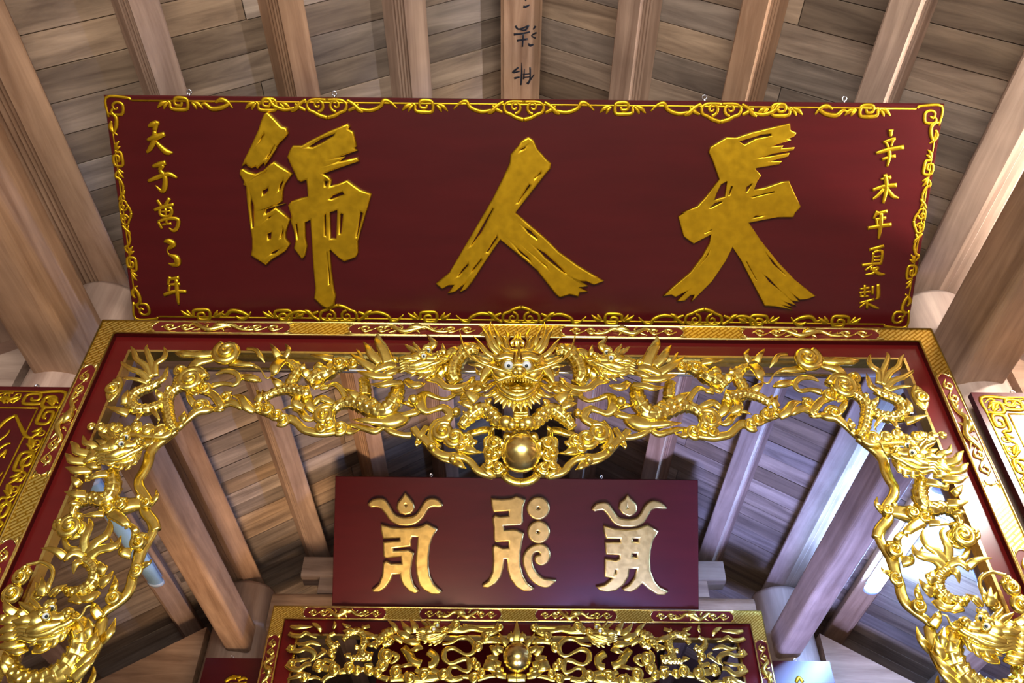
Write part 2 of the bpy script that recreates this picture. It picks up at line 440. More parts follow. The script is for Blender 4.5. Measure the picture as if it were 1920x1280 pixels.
# ------------------------------------------------------------------ lettered boards
class Board:
    """a flat board given by the pixels of its corners; its foot stands at depth Y"""
    def __init__(s, TL, TR, BR, BL, Y, name, label, thick=0.035, cat='sign board', mat='lacquer', vertical=False):
        bl, br = on_y(*BL, Y), on_y(*BR, Y)
        s.w = (br - bl).length
        dl, dr = ray(*TL), ray(*TR)
        if vertical: tl, tr = on_y(*TL, Y), on_y(*TR, Y)
        else:
            t = s.w / (dr - dl).length
            tl, tr = EV + dl * t, EV + dr * t
        s.o = (bl + br) / 2
        top = (tl + tr) / 2
        s.ux = Vector((1, 0, 0))
        v = top - s.o; v.x = 0
        s.h = v.length; s.vy = v.normalized()
        s.n = s.ux.cross(s.vy)                   # faces the viewer
        s.thick = thick
        b = MB()
        e = 0.004
        for (n0, n1, i) in ((-thick, -e, 0.0),):
            b.box((-s.w / 2, 0, n0), (s.w / 2, s.h, n1))
        k = len(b.v)                              # chamfered front
        for p in ((-s.w / 2, 0, -e), (s.w / 2, 0, -e), (s.w / 2, s.h, -e), (-s.w / 2, s.h, -e)): b.v.append(p)
        for p in ((-s.w / 2 + e, e, 0), (s.w / 2 - e, e, 0), (s.w / 2 - e, s.h - e, 0), (-s.w / 2 + e, s.h - e, 0)): b.v.append(p)
        b.f.append([k + 4, k + 5, k + 6, k + 7])
        for i in range(4): b.f.append([k + i, k + (i + 1) % 4, k + 4 + (i + 1) % 4, k + 4 + i])
        s.root = empty(name, s.o)
        s.root.matrix_world = Matrix(((s.ux.x, s.vy.x, s.n.x, s.o.x), (s.ux.y, s.vy.y, s.n.y, s.o.y), (s.ux.z, s.vy.z, s.n.z, s.o.z), (0, 0, 0, 1)))
        tag(s.root, label, cat)
        b.build('panel', M[mat], s.root, smooth=False)
    def uv(s, px, py):
        d = ray(px, py); t = (s.o - EV).dot(s.n) / d.dot(s.n)
        p = EV + d * t - s.o
        return p.dot(s.ux), p.dot(s.vy), t
    def glyph(s, name, polys, mat, raise_=0.012, bevel=0.006, shrink=0.75):
        """outline polygons in pixels (holes are just further outlines) raised from the board"""
        cu = bpy.data.curves.new(name, 'CURVE'); cu.dimensions = '2D'; cu.fill_mode = 'BOTH'
        cu.extrude = raise_ / 2; cu.bevel_depth = bevel; cu.bevel_resolution = 2; cu.offset = -bevel * shrink
        for poly in polys:
            sp = cu.splines.new('POLY'); sp.points.add(len(poly) - 1); sp.use_cyclic_u = True
            for i, (px, py) in enumerate(poly):
                u, v, t = s.uv(px, py); sp.points[i].co = (u, v, 0, 1)
        tmp = bpy.data.objects.new('tmp', cu)
        me = bpy.data.meshes.new_from_object(tmp)
        bpy.data.objects.remove(tmp)
        me.materials.clear(); me.materials.append(M[mat])
        o = link(name, me, None, s.root)
        o.location = (0, 0, raise_ / 2 + bevel * 0.5)
        return o
    def strokes(s, name, lst, mat, flat=0.45, lift=0.002, parent=None):
        """brush strokes given as pixel lists (x, y, half width)"""
        b = MB()
        for st in lst:
            pts = []
            for px, py, r in st:
                u, v, t = s.uv(px, py)
                pts.append((Vector((u, v, lift)), r * t / F))
            b.tube(pts, Vector((0, 0, 1)), K=8, sub=4, flat=flat)
        return b.build(name, M[mat], s.root)
    def local(s, name, lst, mat, flat=0.5, parent=None):
        b = MB()
        for st in lst:
            b.tube([(Vector((u, v, 0.001)), r) for u, v, r in st], Vector((0, 0, 1)), K=6, sub=4, flat=flat)
        return b.build(name, M[mat], s.root)

def reg(x0, y0, sc):
    def f(*pts): return [(x0 + p[0] / sc, y0 + p[1] / sc) + ((p[2] / sc,) if len(p) > 2 else ()) for p in pts]
    return f

# --- the large leaning board -------------------------------------------------
B1 = Board((190, 180), (1768, 192), (1702, 615), (250, 603), 2.66, 'name_board',
           'wide dark red lacquer board with three big gilded brush characters above the front frame')
A1 = reg(440, 200, 6.737); A2 = reg(440, 380, 6.096)
shi = [
    A1((430,70),(470,110),(520,160),(600,250),(660,265),(685,330),(650,380),(560,470),(480,610),(395,735),(385,690),(350,720),(300,775),(280,745),(230,765),(180,745),(160,705),(110,740),(140,660),(230,480),(320,280),(350,180),(390,90)),
    A1((385,330),(360,360),(300,470),(330,440),(390,345)), A1((520,490),(500,510),(405,650),(430,645),(530,510)),
    A1((510,690),(560,730),(640,780),(735,840),(690,900),(640,970),(615,1060),(612,1180),(560,1215),(480,1255)) + A2((500,25),(370,65),(362,130),(410,100),(480,50),(640,180),(620,240),(590,330),(590,400),(640,460),(590,540),(530,580),(440,630),(370,700),(200,590),(215,520),(215,400),(190,230),(165,20)) + A1((180,1240),(160,1000),(130,930),(80,840),(90,790),(120,780),(180,820),(280,845),(380,800),(440,740)),
    A1((435,1015),(365,1050),(365,1110),(400,1100),(440,1050)), A1((625,910),(585,970),(565,1060),(590,1050),(630,940)),
    A1((215,1100)) + A2((195,20),(212,280),(240,275),(232,20)), A1((400,820),(360,840),(420,800),(440,780)),
    A2((385,345),(435,320),(430,410),(395,415)), A2((560,280),(530,400),(545,400),(575,310)), A2((410,590),(440,550),(540,510),(480,570)), A2((370,190),(400,150),(450,130),(420,165)),
    A1((750,490),(860,490),(1000,410),(1200,310),(1350,250),(1430,215),(1460,245),(1440,280),(1500,310),(1515,360),(1530,430),(1545,490),(1510,520),(1555,545),(1400,600),(1280,645),(1390,632),(1350,665),(1245,713),(1400,675),(1550,640),(1575,680),(1400,740),(1200,810),(1120,840),(1190,880),(1230,920),(1210,1005),(1320,970),(1430,925),(1500,980),(1600,1050),(1730,1095),(1700,1200)) + A2((1530,30),(1500,120),(1460,260),(1410,430),(1415,560),(1390,610),(1260,660),(1200,620),(1100,520),(1090,540),(1110,780),(1140,980),(1160,1050),(1140,1160),(1070,1195),(1010,1170),(920,1080),(935,970),(910,700),(880,180),(810,215),(815,400),(835,480),(810,600),(780,630),(690,510),(710,430),(690,310),(655,205),(665,150),(630,40)) + A1((690,1240),(730,1190),(850,1150),(940,1130),(930,1000),(920,910),(850,940),(810,920),(740,760),(680,630),(710,550)),
    A1((1280,330),(1100,400),(920,510),(1000,510),(1120,450),(1270,360)), A1((1165,905),(1145,930),(1150,1000),(1175,1000),(1190,940)), A1((1370,1065),(1250,1110),(1200,1160),(1230,1165),(1400,1100)),
    A2((1035,130),(1055,115),(1060,380),(1040,370)), A2((1095,100),(1185,70),(1175,405),(1100,405)), A2((1215,110),(1250,120),(1230,350),(1205,350)), A2((1445,90),(1475,110),(1412,390),(1397,385)), A2((1072,560),(1085,560),(1105,920),(1085,925)), A2((705,230),(725,230),(745,400),(727,410)),
]
Bq = reg(800, 240, 3.88)
ren = [
    Bq((740,68),(775,90),(800,150),(840,195),(870,230),(900,255),(895,290),(860,330),(790,420),(640,610),(720,680),(860,800),(960,900),(1100,1000),(1200,1060),(1278,1105),(1215,1130),(1160,1105),(1110,1105),(1075,1090),(1160,1140),(1090,1150),(1155,1180),(1110,1185),(1100,1215),(1040,1200),(970,1222),(940,1200),(800,1020),(680,920),(535,800),(440,940),(330,1110),(290,1160),(250,1180),(300,1100),(210,1180),(165,1190),(210,1130),(160,1135),(115,1160),(75,1125),(170,1050),(280,860),(340,760),(480,520),(560,360),(610,250),(615,190),(670,130),(690,95)),
    Bq((730,120),(680,150),(675,170),(715,150)), Bq((830,310),(780,360),(785,370),(835,325)), Bq((745,400),(720,440),(650,545),(668,540),(760,410)),
    Bq((480,575),(430,660),(310,860),(330,850),(400,760),(490,580)), Bq((515,770),(480,820),(430,900),(450,900),(520,790)), Bq((305,970),(260,1020),(220,1075),(240,1070),(310,990)),
    Bq((685,695),(740,760),(800,805),(810,795),(760,740)), Bq((615,825),(680,905),(775,990),(740,930)), Bq((770,845),(860,940),(1000,1050),(1040,1075),(980,1010),(860,900)), Bq((760,905),(830,970),(885,1025),(870,990)),
    Bq((400,935),(340,1010),(310,1060),(340,1035),(405,950)),
]
C1 = reg(1230, 220, 6.194); C2 = reg(1230, 390, 6.194)
tian = [
    C1((815,235),(920,240),(1100,180),(1300,130),(1540,75),(1545,150),(1610,180),(1590,215),(1490,250),(1535,260),(1380,310),(1300,350),(1460,330),(1440,365),(1590,350),(1580,372),(1350,412),(1130,482),(1300,455),(1530,415),(1520,445),(1240,520),(1440,510),(1420,535),(1150,580),(1140,600),(1205,670),(1160,740),(1120,840),(1250,820),(1450,750),(1530,740),(1600,900),(1665,1030),(1600,1100)) + C2((1580,95),(1400,95),(1060,160),(1200,370),(1400,620),(1600,830),(1830,1010),(1740,1045),(1660,1050),(1520,930),(1640,1070),(1560,1060),(1500,1005),(1600,1110),(1450,1060),(1550,1130),(1400,1100),(1530,1155),(1380,1130),(1255,1120),(1100,820),(980,590),(880,435),(800,600),(640,840),(420,1055),(450,990),(390,1000),(330,1060),(250,1065),(400,920),(220,1020),(170,990),(95,1005),(200,910),(400,740),(540,550),(620,400),(640,290),(430,400),(320,320),(260,95),(350,40)) + C1((330,1095),(480,1030),(570,930),(735,715),(650,480),(610,400),(630,345)),
    C1((940,275),(1210,195),(1330,180),(1335,215),(1150,250),(1020,320)), C1((745,770),(825,725),(800,920),(660,965),(690,880)), C1((860,790),(890,790),(850,900),(825,910)), C1((1110,750),(1115,765),(1050,865),(1025,855),(1040,800)),
    C1((1085,915),(1360,848),(1378,868),(1105,930)), C1((600,1050),(680,980),(770,960),(760,985),(630,1050)),
    C2((1090,120),(1150,75),(1290,75),(1200,100)), C2((545,285),(640,235),(650,250),(560,290)), C2((635,440),(605,540),(450,715),(550,590)), C2((1020,590),(1050,610),(1170,830),(1150,835)), C2((1215,735),(1300,800),(1460,970),(1440,960),(1300,850)), C2((1240,475),(1270,505),(1390,650),(1500,765),(1485,770),(1340,640)),
]
for g, sh in ((shi, 0.75), (ren, 0.6), (tian, 0.0)): B1.glyph('character', g, 'gold_paint', 0.010, 0.007 if sh else 0.004, sh or 0.45)

E1 = reg(180, 170, 5.567); E2 = reg(180, 390, 5.567); E3 = reg(1560, 180, 5.817); E4 = reg(1560, 390, 5.565)
small = [
    [E1((545,375,10),(600,350,28),(665,335,14)), E1((640,315,24),(612,420,22)), E1((535,515,12),(620,490,30),(720,450,20)), E1((615,420,20),(608,520,24),(570,600,22),(530,645,10)), E1((625,530,14),(680,590,22),(740,640,28),(805,645,5))],
    [E1((590,790,12),(660,770,24),(730,750,22)), E1((705,775,22),(660,830,16)), E1((665,830,18),(720,900,24),(722,1000,26),(690,1050,18),(620,985,5)), E1((545,945,14),(640,905,20),(760,870,22),(848,910,10))],
    [E1((610,1245,13),(700,1212,17),(815,1185,14)), E1((640,1140,14),(685,1205,14)), E1((770,1120,17),(720,1200,14)), E2((668,0,12),(675,70,14),(760,88,16),(792,40,17),(770,-6,14),(680,-6,12)), E2((650,140,13),(690,215,12)), E2((650,140,12),(760,108,15),(858,120,18),(850,200,18),(810,235,16),(760,205,5)), E2((725,-6,10),(740,170,12)), E2((690,172,10),(790,160,10)), E2((680,38,9),(780,30,9))],
    [E2((710,350,8),(760,345,26),(812,378,26),(772,412,18),(745,440,7),(770,490,9),(815,512,12)), E2((765,485,9),(840,520,30),(852,580,28),(800,590,16),(755,575,5))],
    [E2((775,715,18),(750,800,10)), E2((770,742,14),(870,725,18)), E2((765,800,12),(880,790,14)), E2((770,800,12),(760,870,12)), E2((710,905,16),(830,868,18),(945,872,15)), E2((840,740,17),(850,880,20),(865,1010,9))],
    [E3((640,365,26),(635,440,14)), E3((555,505,12),(690,460,16)), E3((585,500,14),(612,565,12)), E3((665,475,14),(640,550,10)), E3((475,625,14),(600,588,20),(780,555,22)), E3((540,690,14),(690,650,17)), E3((610,560,18),(622,650,20),(600,770,10))],
    [E3((525,910,10),(640,882,20)), E3((440,1025,14),(560,985,19),(700,970,22)), E3((575,850,19),(590,1000,22),(555,1170,13)), E3((560,1010,16),(500,1080,16),(440,1125,9)), E3((600,1010,15),(660,1090,19),(727,1110,7))],
    [E4((475,30,18),(430,110,10)), E4((460,60,15),(575,30,17)), E4((450,120,12),(560,100,15)), E4((460,110,12),(470,190,12)), E4((370,210,16),(480,190,19),(615,170,20)), E4((512,45,17),(502,190,20),(485,325,10))],
    [E4((385,435,14),(540,395,17)), E4((465,425,10),(450,460,10)), E4((430,460,11),(420,580,12)), E4((430,460,10),(522,450,14),(507,580,12)), E4((430,508,8),(510,500,8)), E4((430,545,8),(510,540,8)), E4((310,595,13),(420,582,14),(520,575,11)), E4((430,590,11),(340,650,8)), E4((395,640,10),(480,620,12),(425,680,13),(345,692,6)), E4((400,615,11),(480,680,17),(550,690,7))],
    [E4((340,800,12),(340,920,11)), E4((290,842,9),(390,830,11)), E4((280,882,10),(400,870,11)), E4((300,922,9),(385,918,10)), E4((300,880,8),(300,930,8)), E4((425,810,14),(422,900,12)), E4((480,790,17),(480,920,18),(450,950,5)), E4((285,990,10),(440,950,13)), E4((370,970,12),(280,1040,7)), E4((368,960,14),(362,1050,11)), E4((350,985,10),(440,1030,14),(490,1045,5))],
]
for gi, g in enumerate(small):
    for sub in ([g] if gi != 3 else [[g[0]], [g[1]]]):
        B1.strokes('character' if gi != 3 else 'repeat_mark', [[(x, y, r * 1.22) for x, y, r in st] for st in sub], 'gold_paint', 0.5)

# border ornaments: strokes in (along, inward) metres, placed on an edge of the board
def spiral_pts(cx, cy, r, turns, a0, th, n=10, dirn=1):
    out = []
    for i in range(n * 2 + 1):
        t = i / (n * 2.0)
        a = a0 + dirn * turns * 2 * math.pi * t
        rr = r * (1 - 0.86 * t)
        out.append((cx + rr * math.cos(a), cy + rr * math.sin(a), th * (1 - 0.35 * t)))
    return out
def m_cloud(k=1.0):
    L = []
    for sg in (-1, 1):
        L.append([(sg * p[0] * k, p[1] * k, p[2] * k) for p in spiral_pts(0.042, 0.036, 0.030, 1.25, math.pi * 0.5, 0.0065)])
        L.append([(sg * x * k, y * k, r * k) for x, y, r in ((0.0, 0.093, 0.008), (0.035, 0.083, 0.008), (0.062, 0.068, 0.007), (0.085, 0.058, 0.007), (0.092, 0.03, 0.006), (0.065, 0.012, 0.006), (0.0, 0.012, 0.006))])
        L.append([(sg * x * k, y * k, r * k) for x, y, r in ((0.095, 0.012, 0.006), (0.125, 0.03, 0.008), (0.15, 0.055, 0.010), (0.17, 0.066, 0.004))])
        L.append([(sg * x * k, y * k, r * k) for x, y, r in ((0.10, 0.060, 0.005), (0.125, 0.048, 0.008), (0.15, 0.030, 0.004))])
        L.append([(sg * x * k, y * k, r * k) for x, y, r in ((0.15, 0.05, 0.006), (0.20, 0.058, 0.008), (0.25, 0.04, 0.008), (0.27, 0.012, 0.008), (0.30, 0.020, 0.006), (0.33, 0.048, 0.003))])
    return L
def m_fret(k=1.0, sg=1):
    L = [[(sg * x * k, y * k, r * k) for x, y, r in ((-0.055, 0.026, 0.006), (-0.046, 0.034, 0.006), (-0.042, 0.058, 0.007), (0.0, 0.063, 0.008), (0.034, 0.058, 0.007), (0.036, 0.02, 0.007), (0.012, 0.010, 0.007), (-0.02, 0.014, 0.007), (-0.022, 0.04, 0.006), (0.004, 0.044, 0.006), (0.01, 0.030, 0.005))]]
    for q in (-1, 1):
        L.append([(q * x * k, y * k, r * k) for x, y, r in ((0.060, 0.028, 0.004), (0.085, 0.036, 0.009), (0.108, 0.058, 0.002))])
        L.append([(q * x * k, y * k, r * k) for x, y, r in ((0.055, 0.03, 0.004), (0.070, 0.046, 0.007), (0.078, 0.062, 0.002))])
    return L
def m_leaf(k=1.0, sg=1):
    return [[(sg * x * k, y * k, r * k) for x, y, r in ((-0.11, 0.05, 0.003), (-0.08, 0.035, 0.007), (-0.05, 0.058, 0.009), (0.0, 0.052, 0.009), (0.04, 0.03, 0.006))],
            [(sg * x * k, y * k, r * k) for x, y, r in ((-0.03, 0.03, 0.005), (0.0, 0.015, 0.008), (0.03, 0.028, 0.007), (0.05, 0.055, 0.003))]]
def m_corner(k=1.0):
    return [[(x * k, y * k, r * k) for x, y, r in ((0.012, 0.10, 0.006), (0.012, 0.012, 0.007), (0.11, 0.012, 0.007), (0.125, 0.022, 0.006))],
            [(x * k, y * k, r * k) for x, y, r in ((0.012, 0.085, 0.006), (0.075, 0.088, 0.008), (0.085, 0.045, 0.008), (0.06, 0.032, 0.007), (0.038, 0.045, 0.007), (0.045, 0.066, 0.006), (0.060, 0.058, 0.005))]]
def border(B, k, top_u, side_v, mat='gold_paint', sides=True, sc_side=0.8):
    W, H = B.w, B.h
    def put(edge, c, L):
        out = []
        for st in L:
            o = []
            for a, t, r in st:
                if edge == 'top': o.append((c + a, H - t, r))
                elif edge == 'bottom': o.append((c + a, t, r))
                elif edge == 'left': o.append((-W / 2 + t, c + a, r))
                else: o.append((W / 2 - t, c + a, r))
            out.append(o)
        return out
    for edge in ('top', 'bottom'):
        B.local('border_line', put(edge, 0, [[(-W / 2 + 0.13 * k, 0.024 * k, 0.004), (0, 0.024 * k, 0.004), (W / 2 - 0.13 * k, 0.024 * k, 0.004)]]), mat)
        for u, kind in top_u:
            L = m_cloud(k) if kind == 'c' else (m_fret(k, 1 if u < 0 else -1) if kind == 'f' else m_leaf(k, 1 if u < 0 else -1))
            B.local('scroll_ornament', put(edge, u * W, [[(a, t, r * 1.3) for a, t, r in st] for st in L]), mat)
    for edge in ('left', 'right'):
        B.local('border_line', put(edge, 0, [[(0.12 * k, 0.022 * k, 0.0035), (H / 2, 0.022 * k, 0.0035), (H - 0.12 * k, 0.022 * k, 0.0035)]]), mat)
        for v, kind in side_v:
            L = m_cloud(k * sc_side * 0.8) if kind == 'c' else (m_fret(k * sc_side, 1 if v < 0.5 else -1) if kind == 'f' else m_leaf(k * sc_side, 1 if v < 0.5 else -1))
            B.local('scroll_ornament', put(edge, v * H, [[(a, t, r * 1.4) for a, t, r in st] for st in L]), mat)
    for sx in (-1, 1):
        for sy in (0, 1):
            L = [[(sx * (W / 2 - x), (H - y) if sy else y, r) for x, y, r in st] for st in m_corner(k)]
            B.local('corner_fret', L, mat)
border(B1, 0.86, [(-0.41, 'f'), (-0.36, 'l'), (-0.305, 'f'), (-0.235, 'c'), (-0.118, 'f'), (0.0, 'c'), (0.118, 'f'), (0.235, 'c'), (0.305, 'f'), (0.36, 'l'), (0.41, 'f')],
       [(0.13, 'l'), (0.27, 'f'), (0.5, 'c'), (0.73, 'f'), (0.87, 'l')])
def hook(B, u, name='hook'):
    b = MB()
    ring = [(Vector((u + 0.009 * math.cos(a), B.h + 0.014 + 0.009 * math.sin(a), -0.015)), 0.003) for a in [i * math.pi / 6 for i in range(13)]]
    b.tube(ring, Vector((0, 0, 1)), K=6, sub=2)
    b.tube([(Vector((u, B.h - 0.005, -0.015)), 0.006), (Vector((u, B.h + 0.010, -0.015)), 0.005)], Vector((0, 0, 1)), K=6, sub=2)
    b.build(name, M['steel'], B.root)
for px, py in ((353, 182), (626, 184), (1322, 188), (1585, 190)): hook(B1, B1.uv(px, py)[0])

# --- the smaller board over the rear frame --------------------------------------
B2 = Board((628, 893), (1308, 899), (1310, 1140), (622, 1138), 5.60, 'seed_syllable_board',
           'plain dark red board with three pale gold seed syllables above the rear frame')
D1 = reg(680, 910, 6.094); D2 = reg(890, 910, 6.094); D3 = reg(1100, 910, 6.094)
def disc(f, cx, cy, r, n=28): return f(*[(cx + r * math.cos(2 * math.pi * i / n), cy + r * math.sin(2 * math.pi * i / n)) for i in range(n)])
def smooth(poly, sub=3):
    q = catmull([list(poly[-1])] + [list(p) for p in poly] + [list(poly[0])], sub)
    return [tuple(p) for p in q[sub:-sub - 1]]
syl = [
    [smooth(D1((65,215),(110,165),(180,145),(250,155),(300,210),(360,310),(420,350),(490,362),(570,350),(630,310),(690,210),(740,155),(810,143),(870,165),(915,215),(890,240),(800,240),(750,270),(700,350),(630,420),(550,448),(480,452),(400,440),(320,390),(260,310),(210,255),(150,240),(85,245))),
     D1((490,85),(540,140),(585,195),(595,245),(585,280),(550,315),(490,330),(430,310),(395,255),(405,195),(450,140)), D1((495,205),(480,220),(495,240),(510,215)),
     D1((215,440),(330,475),(450,485),(600,480),(680,460),(735,430),(855,495),(800,580),(770,680),(755,800),(755,920),(770,1020),(810,1110),(860,1165),(905,1205),(870,1230),(790,1230),(700,1180),(650,1120),(620,1000),(610,860),(640,580),(570,580),(555,620),(555,690),(450,700),(350,710),(355,745),(480,735),(520,730),(590,765),(570,850),(555,950),(560,1040),(590,1130),(645,1200),(600,1220),(540,1200),(470,1130),(440,1060),(435,1000),(345,1005),(320,1080),(260,1160),(190,1205),(130,1205),(115,1185),(190,1120),(230,1020),(240,880),(275,855),(330,890),(450,885),(445,800),(270,820),(245,800),(240,640),(430,620),(430,590),(240,598),(215,500))],
    [disc(D2, 725, 255, 128), disc(D2, 725, 255, 14, 8), disc(D2, 730, 527, 126), disc(D2, 722, 527, 14, 8),
     smooth(D2((925,1075),(860,1140),(790,1155),(700,1120),(620,1040),(570,940),(550,840),(580,750),(650,690),(740,665),(820,690),(862,770),(840,860),(770,905),(710,885),(685,840),(700,800),(745,785),(730,755),(690,760),(660,800),(660,880),(690,960),(750,1030),(820,1070))),
     D2((190,145),(300,155),(420,145),(475,118),(580,160),(550,240),(545,340),(550,410),(530,445),(430,450),(330,455),(335,510),(430,500),(480,505),(560,540),(540,640),(520,760),(520,900),(550,1020),(600,1110),(675,1170),(640,1195),(560,1195),(480,1150),(410,1060),(375,950),(370,830),(340,830),(330,920),(300,1030),(240,1110),(160,1155),(100,1150),(90,1130),(160,1080),(205,980),(215,850),(205,700),(235,675),(320,715),(390,710),(390,630),(240,640),(220,610),(220,480),(205,370),(235,335),(290,355),(390,345),(390,285),(220,300),(195,230))],
    [smooth(D3((55,270),(100,210),(170,190),(240,200),(300,280),(350,350),(400,375),(480,385),(560,370),(610,320),(660,230),(730,175),(800,175),(860,205),(905,255),(860,262),(790,255),(730,280),(690,350),(640,420),(560,460),(470,468),(380,460),(300,420),(240,340),(190,280),(130,280),(80,292))),
     D3((462,105),(500,150),(555,200),(572,250),(560,295),(530,330),(480,350),(410,320),(362,260),(375,190),(430,150)), D3((460,225),(450,260),(475,260)),
     D3((190,455),(320,490),(450,500),(580,485),(690,445),(810,520),(750,620),(725,720),(715,850),(720,970),(770,1090),(830,1160),(920,1205),(880,1240),(800,1235),(710,1180),(630,1105),(570,1170),(500,1205),(430,1195),(405,1175),(480,1130),(540,1050),(570,940),(480,945),(470,1030),(420,1120),(330,1190),(230,1205),(150,1190),(110,1150),(200,1130),(260,1080),(300,1045),(205,1035),(205,830),(330,850),(370,830),(370,785),(220,780),(205,640),(380,640),(380,600),(220,600),(195,530)),
     D3((520,600),(590,595),(585,640),(515,635)), D3((515,770),(570,765),(570,815),(510,810)), D3((320,955),(340,955),(330,1000),(315,1005))],
]
for g in syl: B2.glyph('syllable', g, 'gold_pale', 0.012, 0.012)
for px in (808, 1128): hook(B2, B2.uv(px, 896)[0])

# --- ink characters on the underside of the ridge beam ---------------------------
K5 = reg(930, 0, 6.737)
ink = [
    [K5((245,325,13),(290,370,12),(420,320,9)), K5((412,325,12),(370,382,12),(310,375,8)), K5((225,435,16),(330,425,11),(430,402,11)), K5((265,515,14),(400,490,13)), K5((345,428,11),(335,592,9)), K5((500,330,14),(468,372,6)), K5((512,410,12),(450,450,8),(500,482,10)), K5((410,548,8),(432,575,18),(475,560,8))],
    [K5((325,790,4),(325,950,12),(315,1075,9)), K5((285,850,11),(212,915,14),(300,898,9)), K5((230,990,16),(300,972,11)), K5((360,870,6),(350,1000,11)), K5((340,940,8),(440,930,8)), K5((360,977,8),(430,970,8)), K5((430,850,11),(430,1000,11),(395,1060,18)), K5((482,940,7),(430,1010,11))],
    [K5((345,85,18),(380,85,14),(425,60,7)), K5((360,-20,10),(382,14,7))],
]
for g in ink:
    b = MB()
    for st in g:
        pts = []
        for px, py, r in st:
            p = at_z(px, py, RZ - 0.001); pts.append((p, r * (p - EV).dot(FWD) / F))
        b.tube(pts, Vector((0, 0, -1)), K=8, sub=4, flat=0.12)
    inv = ridge.matrix_world.inverted()
    b.v = [tuple(inv @ Vector(v)) for v in b.v]
    b.build('ink_character', M['ink'], ridge)

# --- side boards hung beside the frames --------------------------------------------
def side_board(name, label, TL, TR, BR, BL, Y, k, decorated=True):
    B = Board(TL, TR, BR, BL, Y, name, label, thick=0.03, vertical=True)
    return B
def rect_board(name, label, x0, x1, z0, z1, Y):
    """vertical board from metres; reuses the pixel board class through its corners"""
    B = Board.__new__(Board)
    B.w = x1 - x0; B.h = z1 - z0; B.o = Vector(((x0 + x1) / 2, Y, z0)); B.ux = Vector((1, 0, 0)); B.vy = Vector((0, 0, 1)); B.n = Vector((0, -1, 0)); B.thick = 0.03
    B.root = empty(name, B.o)
    B.root.matrix_world = Matrix(((1, 0, 0, B.o.x), (0, 0, -1, B.o.y), (0, 1, 0, B.o.z), (0, 0, 0, 1)))
    tag(B.root, label, 'sign board')
    MB().box((-B.w / 2, 0, -0.03), (B.w / 2, B.h, 0)).build('panel', M['lacquer'], B.root, smooth=False)
    return B
def dense_border(B):
    W, H = B.w, B.h
    rng = random.Random(3)
    def run(n, fn):
        for i in range(n):
            s = (i + 0.5) / n
            L = m_cloud(0.62) if i % 2 else m_fret(1.0, 1 if rng.random() < 0.5 else -1)
            L = L[:6] if i % 2 else L
            L = [[(a, t, r * 1.25) for a, t, r in st] for st in L]
            B.local('scroll_ornament', [[fn(s, a, t + 0.028) + (r,) for a, t, r in st] for st in L], 'gold_paint')
    run(9, lambda s, a, t: (-W / 2 + 0.10 + s * (W - 0.20) + a, H - t))
    run(9, lambda s, a, t: (-W / 2 + t, 0.10 + s * (H - 0.20) + a))
    run(9, lambda s, a, t: (W / 2 - t, 0.10 + s * (H - 0.20) + a))
    run(9, lambda s, a, t: (-W / 2 + 0.10 + s * (W - 0.20) + a, t))
    for d in (0.026, 0.112):
        B.local('border_line', [[(-W / 2 + d, d, 0.004), (-W / 2 + d, H / 2, 0.004), (-W / 2 + d, H - d, 0.004)]], 'gold_paint')
        B.local('border_line', [[(W / 2 - d, d, 0.004), (W / 2 - d, H / 2, 0.004), (W / 2 - d, H - d, 0.004)]], 'gold_paint')
        B.local('border_line', [[(-W / 2 + d, H - d, 0.004), (0, H - d, 0.004), (W / 2 - d, H - d, 0.004)]], 'gold_paint')
        B.local('border_line', [[(-W / 2 + d, d, 0.004), (0, d, 0.004), (W / 2 - d, d, 0.004)]], 'gold_paint')
    for sx in (-1, 1):
        for y0, sy in ((0, 1), (H, -1)):
            B.local('corner_fret', [[(sx * (W / 2 - 0.018 - x), y0 + sy * (0.018 + y), r * 1.2) for x, y, r in st] for st in m_corner(1.0)], 'gold_paint')
SB1 = rect_board('side_board', 'dull dark red board with gilded scroll border and character strokes beside the front frame', -2.85, -1.80, EYE + 1.05, EYE + 2.205, 2.70)
dense_border(SB1)
G1 = reg(0, 600, 3.2)
SB1.strokes('character', [G1((-40,690,10),(30,610,14),(95,572,10)), G1((95,572,9),(130,650,12),(160,700,13),(205,705,4)), G1((-30,740,10),(40,690,8),(60,660,6)), G1((-40,800,8),(30,750,10),(65,740,8)), G1((-30,840,10),(20,800,10),(40,780,8),(20,830,8))], 'gold_paint')
SB1.strokes('character_stroke', [G1((-20,960,8),(20,910,5))], 'gold_paint')
hook(SB1, SB1.uv(64, 724)[0])
SB2 = rect_board('side_board', 'dark red board with gilded scroll border and white lamp glare beside the front frame', 1.905, 2.95, EYE + 1.05, EYE + 2.228, 2.70)
dense_border(SB2)
hook(SB2, SB2.uv(1900, 728)[0])
RB1 = rect_board('small_side_board', 'small dull dark red board with gold lettering beside the rear frame', -2.07, -1.66, EYE + 1.2, EYE + 2.30, 5.72)
G2 = reg(380, 1000, 4.573)
RB1.strokes('character', [G2((190,1270,14),(240,1240,18),(290,1240,14)), G2((250,1215,8),(290,1230,14),(330,1225,10)), G2((300,1262,12),(350,1240,14),(385,1250,8)), G2((230,1290,12),(300,1290,14),(380,1275,10))], 'gold_paint')
hook(RB1, -0.03)
RB2 = rect_board('small_side_board', 'small dark red board with bright lamp glare beside the rear frame', 1.78, 2.20, EYE + 1.2, EYE + 2.32, 5.72)
G3 = reg(1300, 1000, 4.57)
RB2.strokes('character', [G3((880,1275,14),(905,1235,18),(940,1275,14))], 'gold_paint')
hook(RB2, -0.02)
RB3 = rect_board('rear_wall_board', 'broad dark red board seen through the carving of the rear frame', -1.05, 1.2, EYE + 1.9, EYE + 3.05, 6.75)

